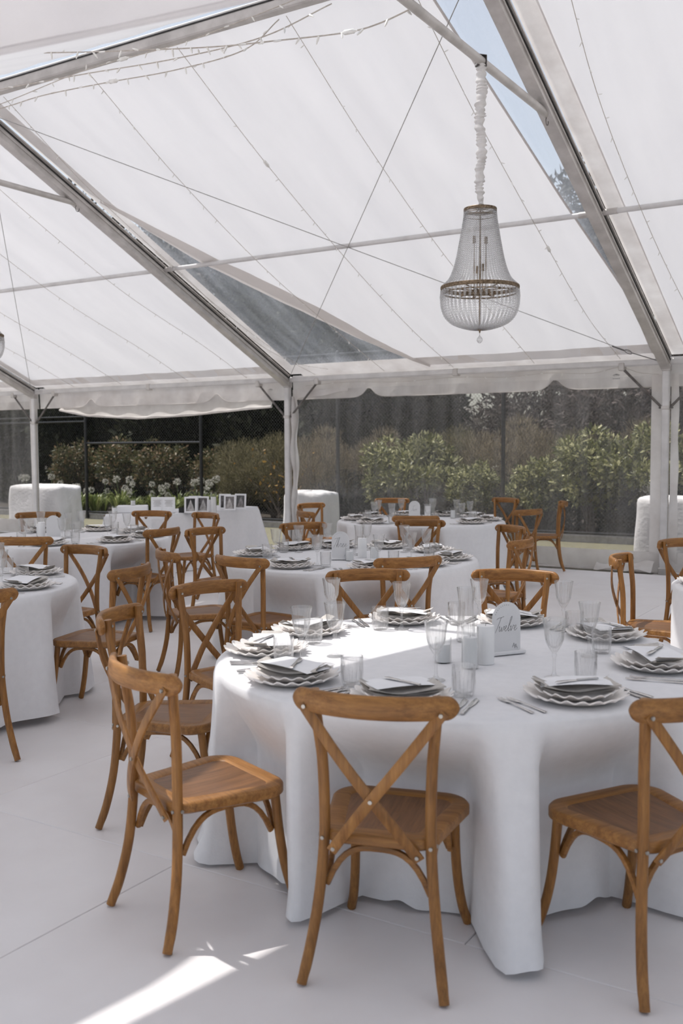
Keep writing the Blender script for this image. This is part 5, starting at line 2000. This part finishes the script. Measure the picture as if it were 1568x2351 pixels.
# a flowering stalk before the right weight cover
o = tent_empty('pale_flower_stalk', label='single stalk of cream flowers left of the right weight cover', cat='flower')
MB().tube(smoothpath([(1.45, -4.9, -.08), (1.42, -4.9, .35), (1.44, -4.9, .78)], 4), .012, 6, None, (0, 1, 0)).build('stalk', M['bark'], o)
P = rng.normal(size=(260, 3)) * np.array([.10, .08, .06]) + np.array([1.44, -4.9, .85])
inst('blossoms', leaf_mesh('blossoms', P, rng.normal(size=P.shape), .035, M['petal'], .7), o, kind='stuff')

# dense dark hedge trees behind the open bay and further trees
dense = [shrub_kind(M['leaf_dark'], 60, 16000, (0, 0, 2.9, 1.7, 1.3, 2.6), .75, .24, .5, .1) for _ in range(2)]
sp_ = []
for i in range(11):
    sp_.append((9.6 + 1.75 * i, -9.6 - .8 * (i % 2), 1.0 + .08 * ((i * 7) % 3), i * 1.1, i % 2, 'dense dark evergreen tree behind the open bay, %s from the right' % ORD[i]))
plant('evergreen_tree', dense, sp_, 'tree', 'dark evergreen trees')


def tree_kind(seed, h, crown, n):
    rr = random.Random(seed)
    m = MB()
    tips = []
    base = Vector((0, 0, 0))
    fork = Vector((rr.uniform(-.4, .4), rr.uniform(-.4, .4), h * .28))
    m.tube(smoothpath([base, base.lerp(fork, .5) + Vector((.1, 0, 0)), fork], 5), h * .022, 8, None, (0, 1, .1))
    for i in range(9):
        a = 2 * PI * i / 9 + rr.uniform(-.3, .3)
        q = fork + Vector((math.cos(a) * crown * rr.uniform(.35, .85), math.sin(a) * crown * rr.uniform(.35, .85), h * rr.uniform(.25, .66)))
        mid = fork.lerp(q, .5) + Vector((rr.uniform(-.5, .5), rr.uniform(-.5, .5), rr.uniform(-.3, .6)))
        pth = smoothpath([fork, mid, q], 5)
        m.tube(pth, h * .011, 6, [1 - .07 * k for k in range(len(pth))], (0, 1, .1))
        for j in range(4):
            q2 = mid.lerp(q, rr.random()) + Vector((rr.gauss(0, 1), rr.gauss(0, 1), rr.gauss(.3, .7))) * crown * .32
            m.tube([mid.lerp(q, .4), q2], h * .004, 5, [1, .4], (0, 1, .1))
            tips += [q2, q]
    c = np.array([tuple(t) for t in tips])
    k = rng.integers(0, len(c), n)
    d = rng.normal(size=(n, 3))
    d /= np.linalg.norm(d, axis=1, keepdims=True)
    P = c[k] + d * (crown * .30) * rng.uniform(.15, 1, (n, 1)) ** .5 * np.array([1.1, 1.1, .75])
    D = d + rng.normal(size=(n, 3)) * .7 + np.array([0, 0, -.2])
    return leaf_mesh('foliage', P, D, .34, M['leaf_tree'], .4), m.mesh('branches', M['bark'], 60)


trees = [tree_kind(s, 11.5, 4.4, 6500) for s in (1, 2, 3)]
sp_ = []
PLC = [(-14, -21), (-9.5, -24), (-5.5, -19.5), (-1.5, -24.5), (2.5, -21), (6.5, -25), (10.5, -20.5), (15, -24), (19, -19.5), (23.5, -24), (28, -20), (33, -24), (38, -20), (-4, -30), (4, -31), (12, -30), (20, -31), (29, -30)]
for i, (e, t) in enumerate(PLC):
    sp_.append((e, t, 1.0 + .12 * ((i * 5) % 4) / 3 + (.15 if t < -28 else 0), i * 2.1, i % 3, 'tall grey green tree beyond the garden, %s in line from the right' % ORD[i]))
plant('tall_tree', trees, sp_, 'tree', 'tall trees beyond the garden')
low = [shrub_kind(M['leaf_grey'], 46, 11000, (0, 0, 2.2, 2.3, 1.6, 1.9), .85, .24, .28, .1)]
sp_ = []
for i in range(12):
    sp_.append((-8 + 3.0 * i, -13.5 - 1.2 * (i % 2), .80 + .14 * ((i * 5) % 3), i * 1.7, 0, 'grey green thicket bush behind the hedge, %s from the right' % ORD[i]))
plant('thicket_bush', low, sp_, 'bush', 'thicket bushes')
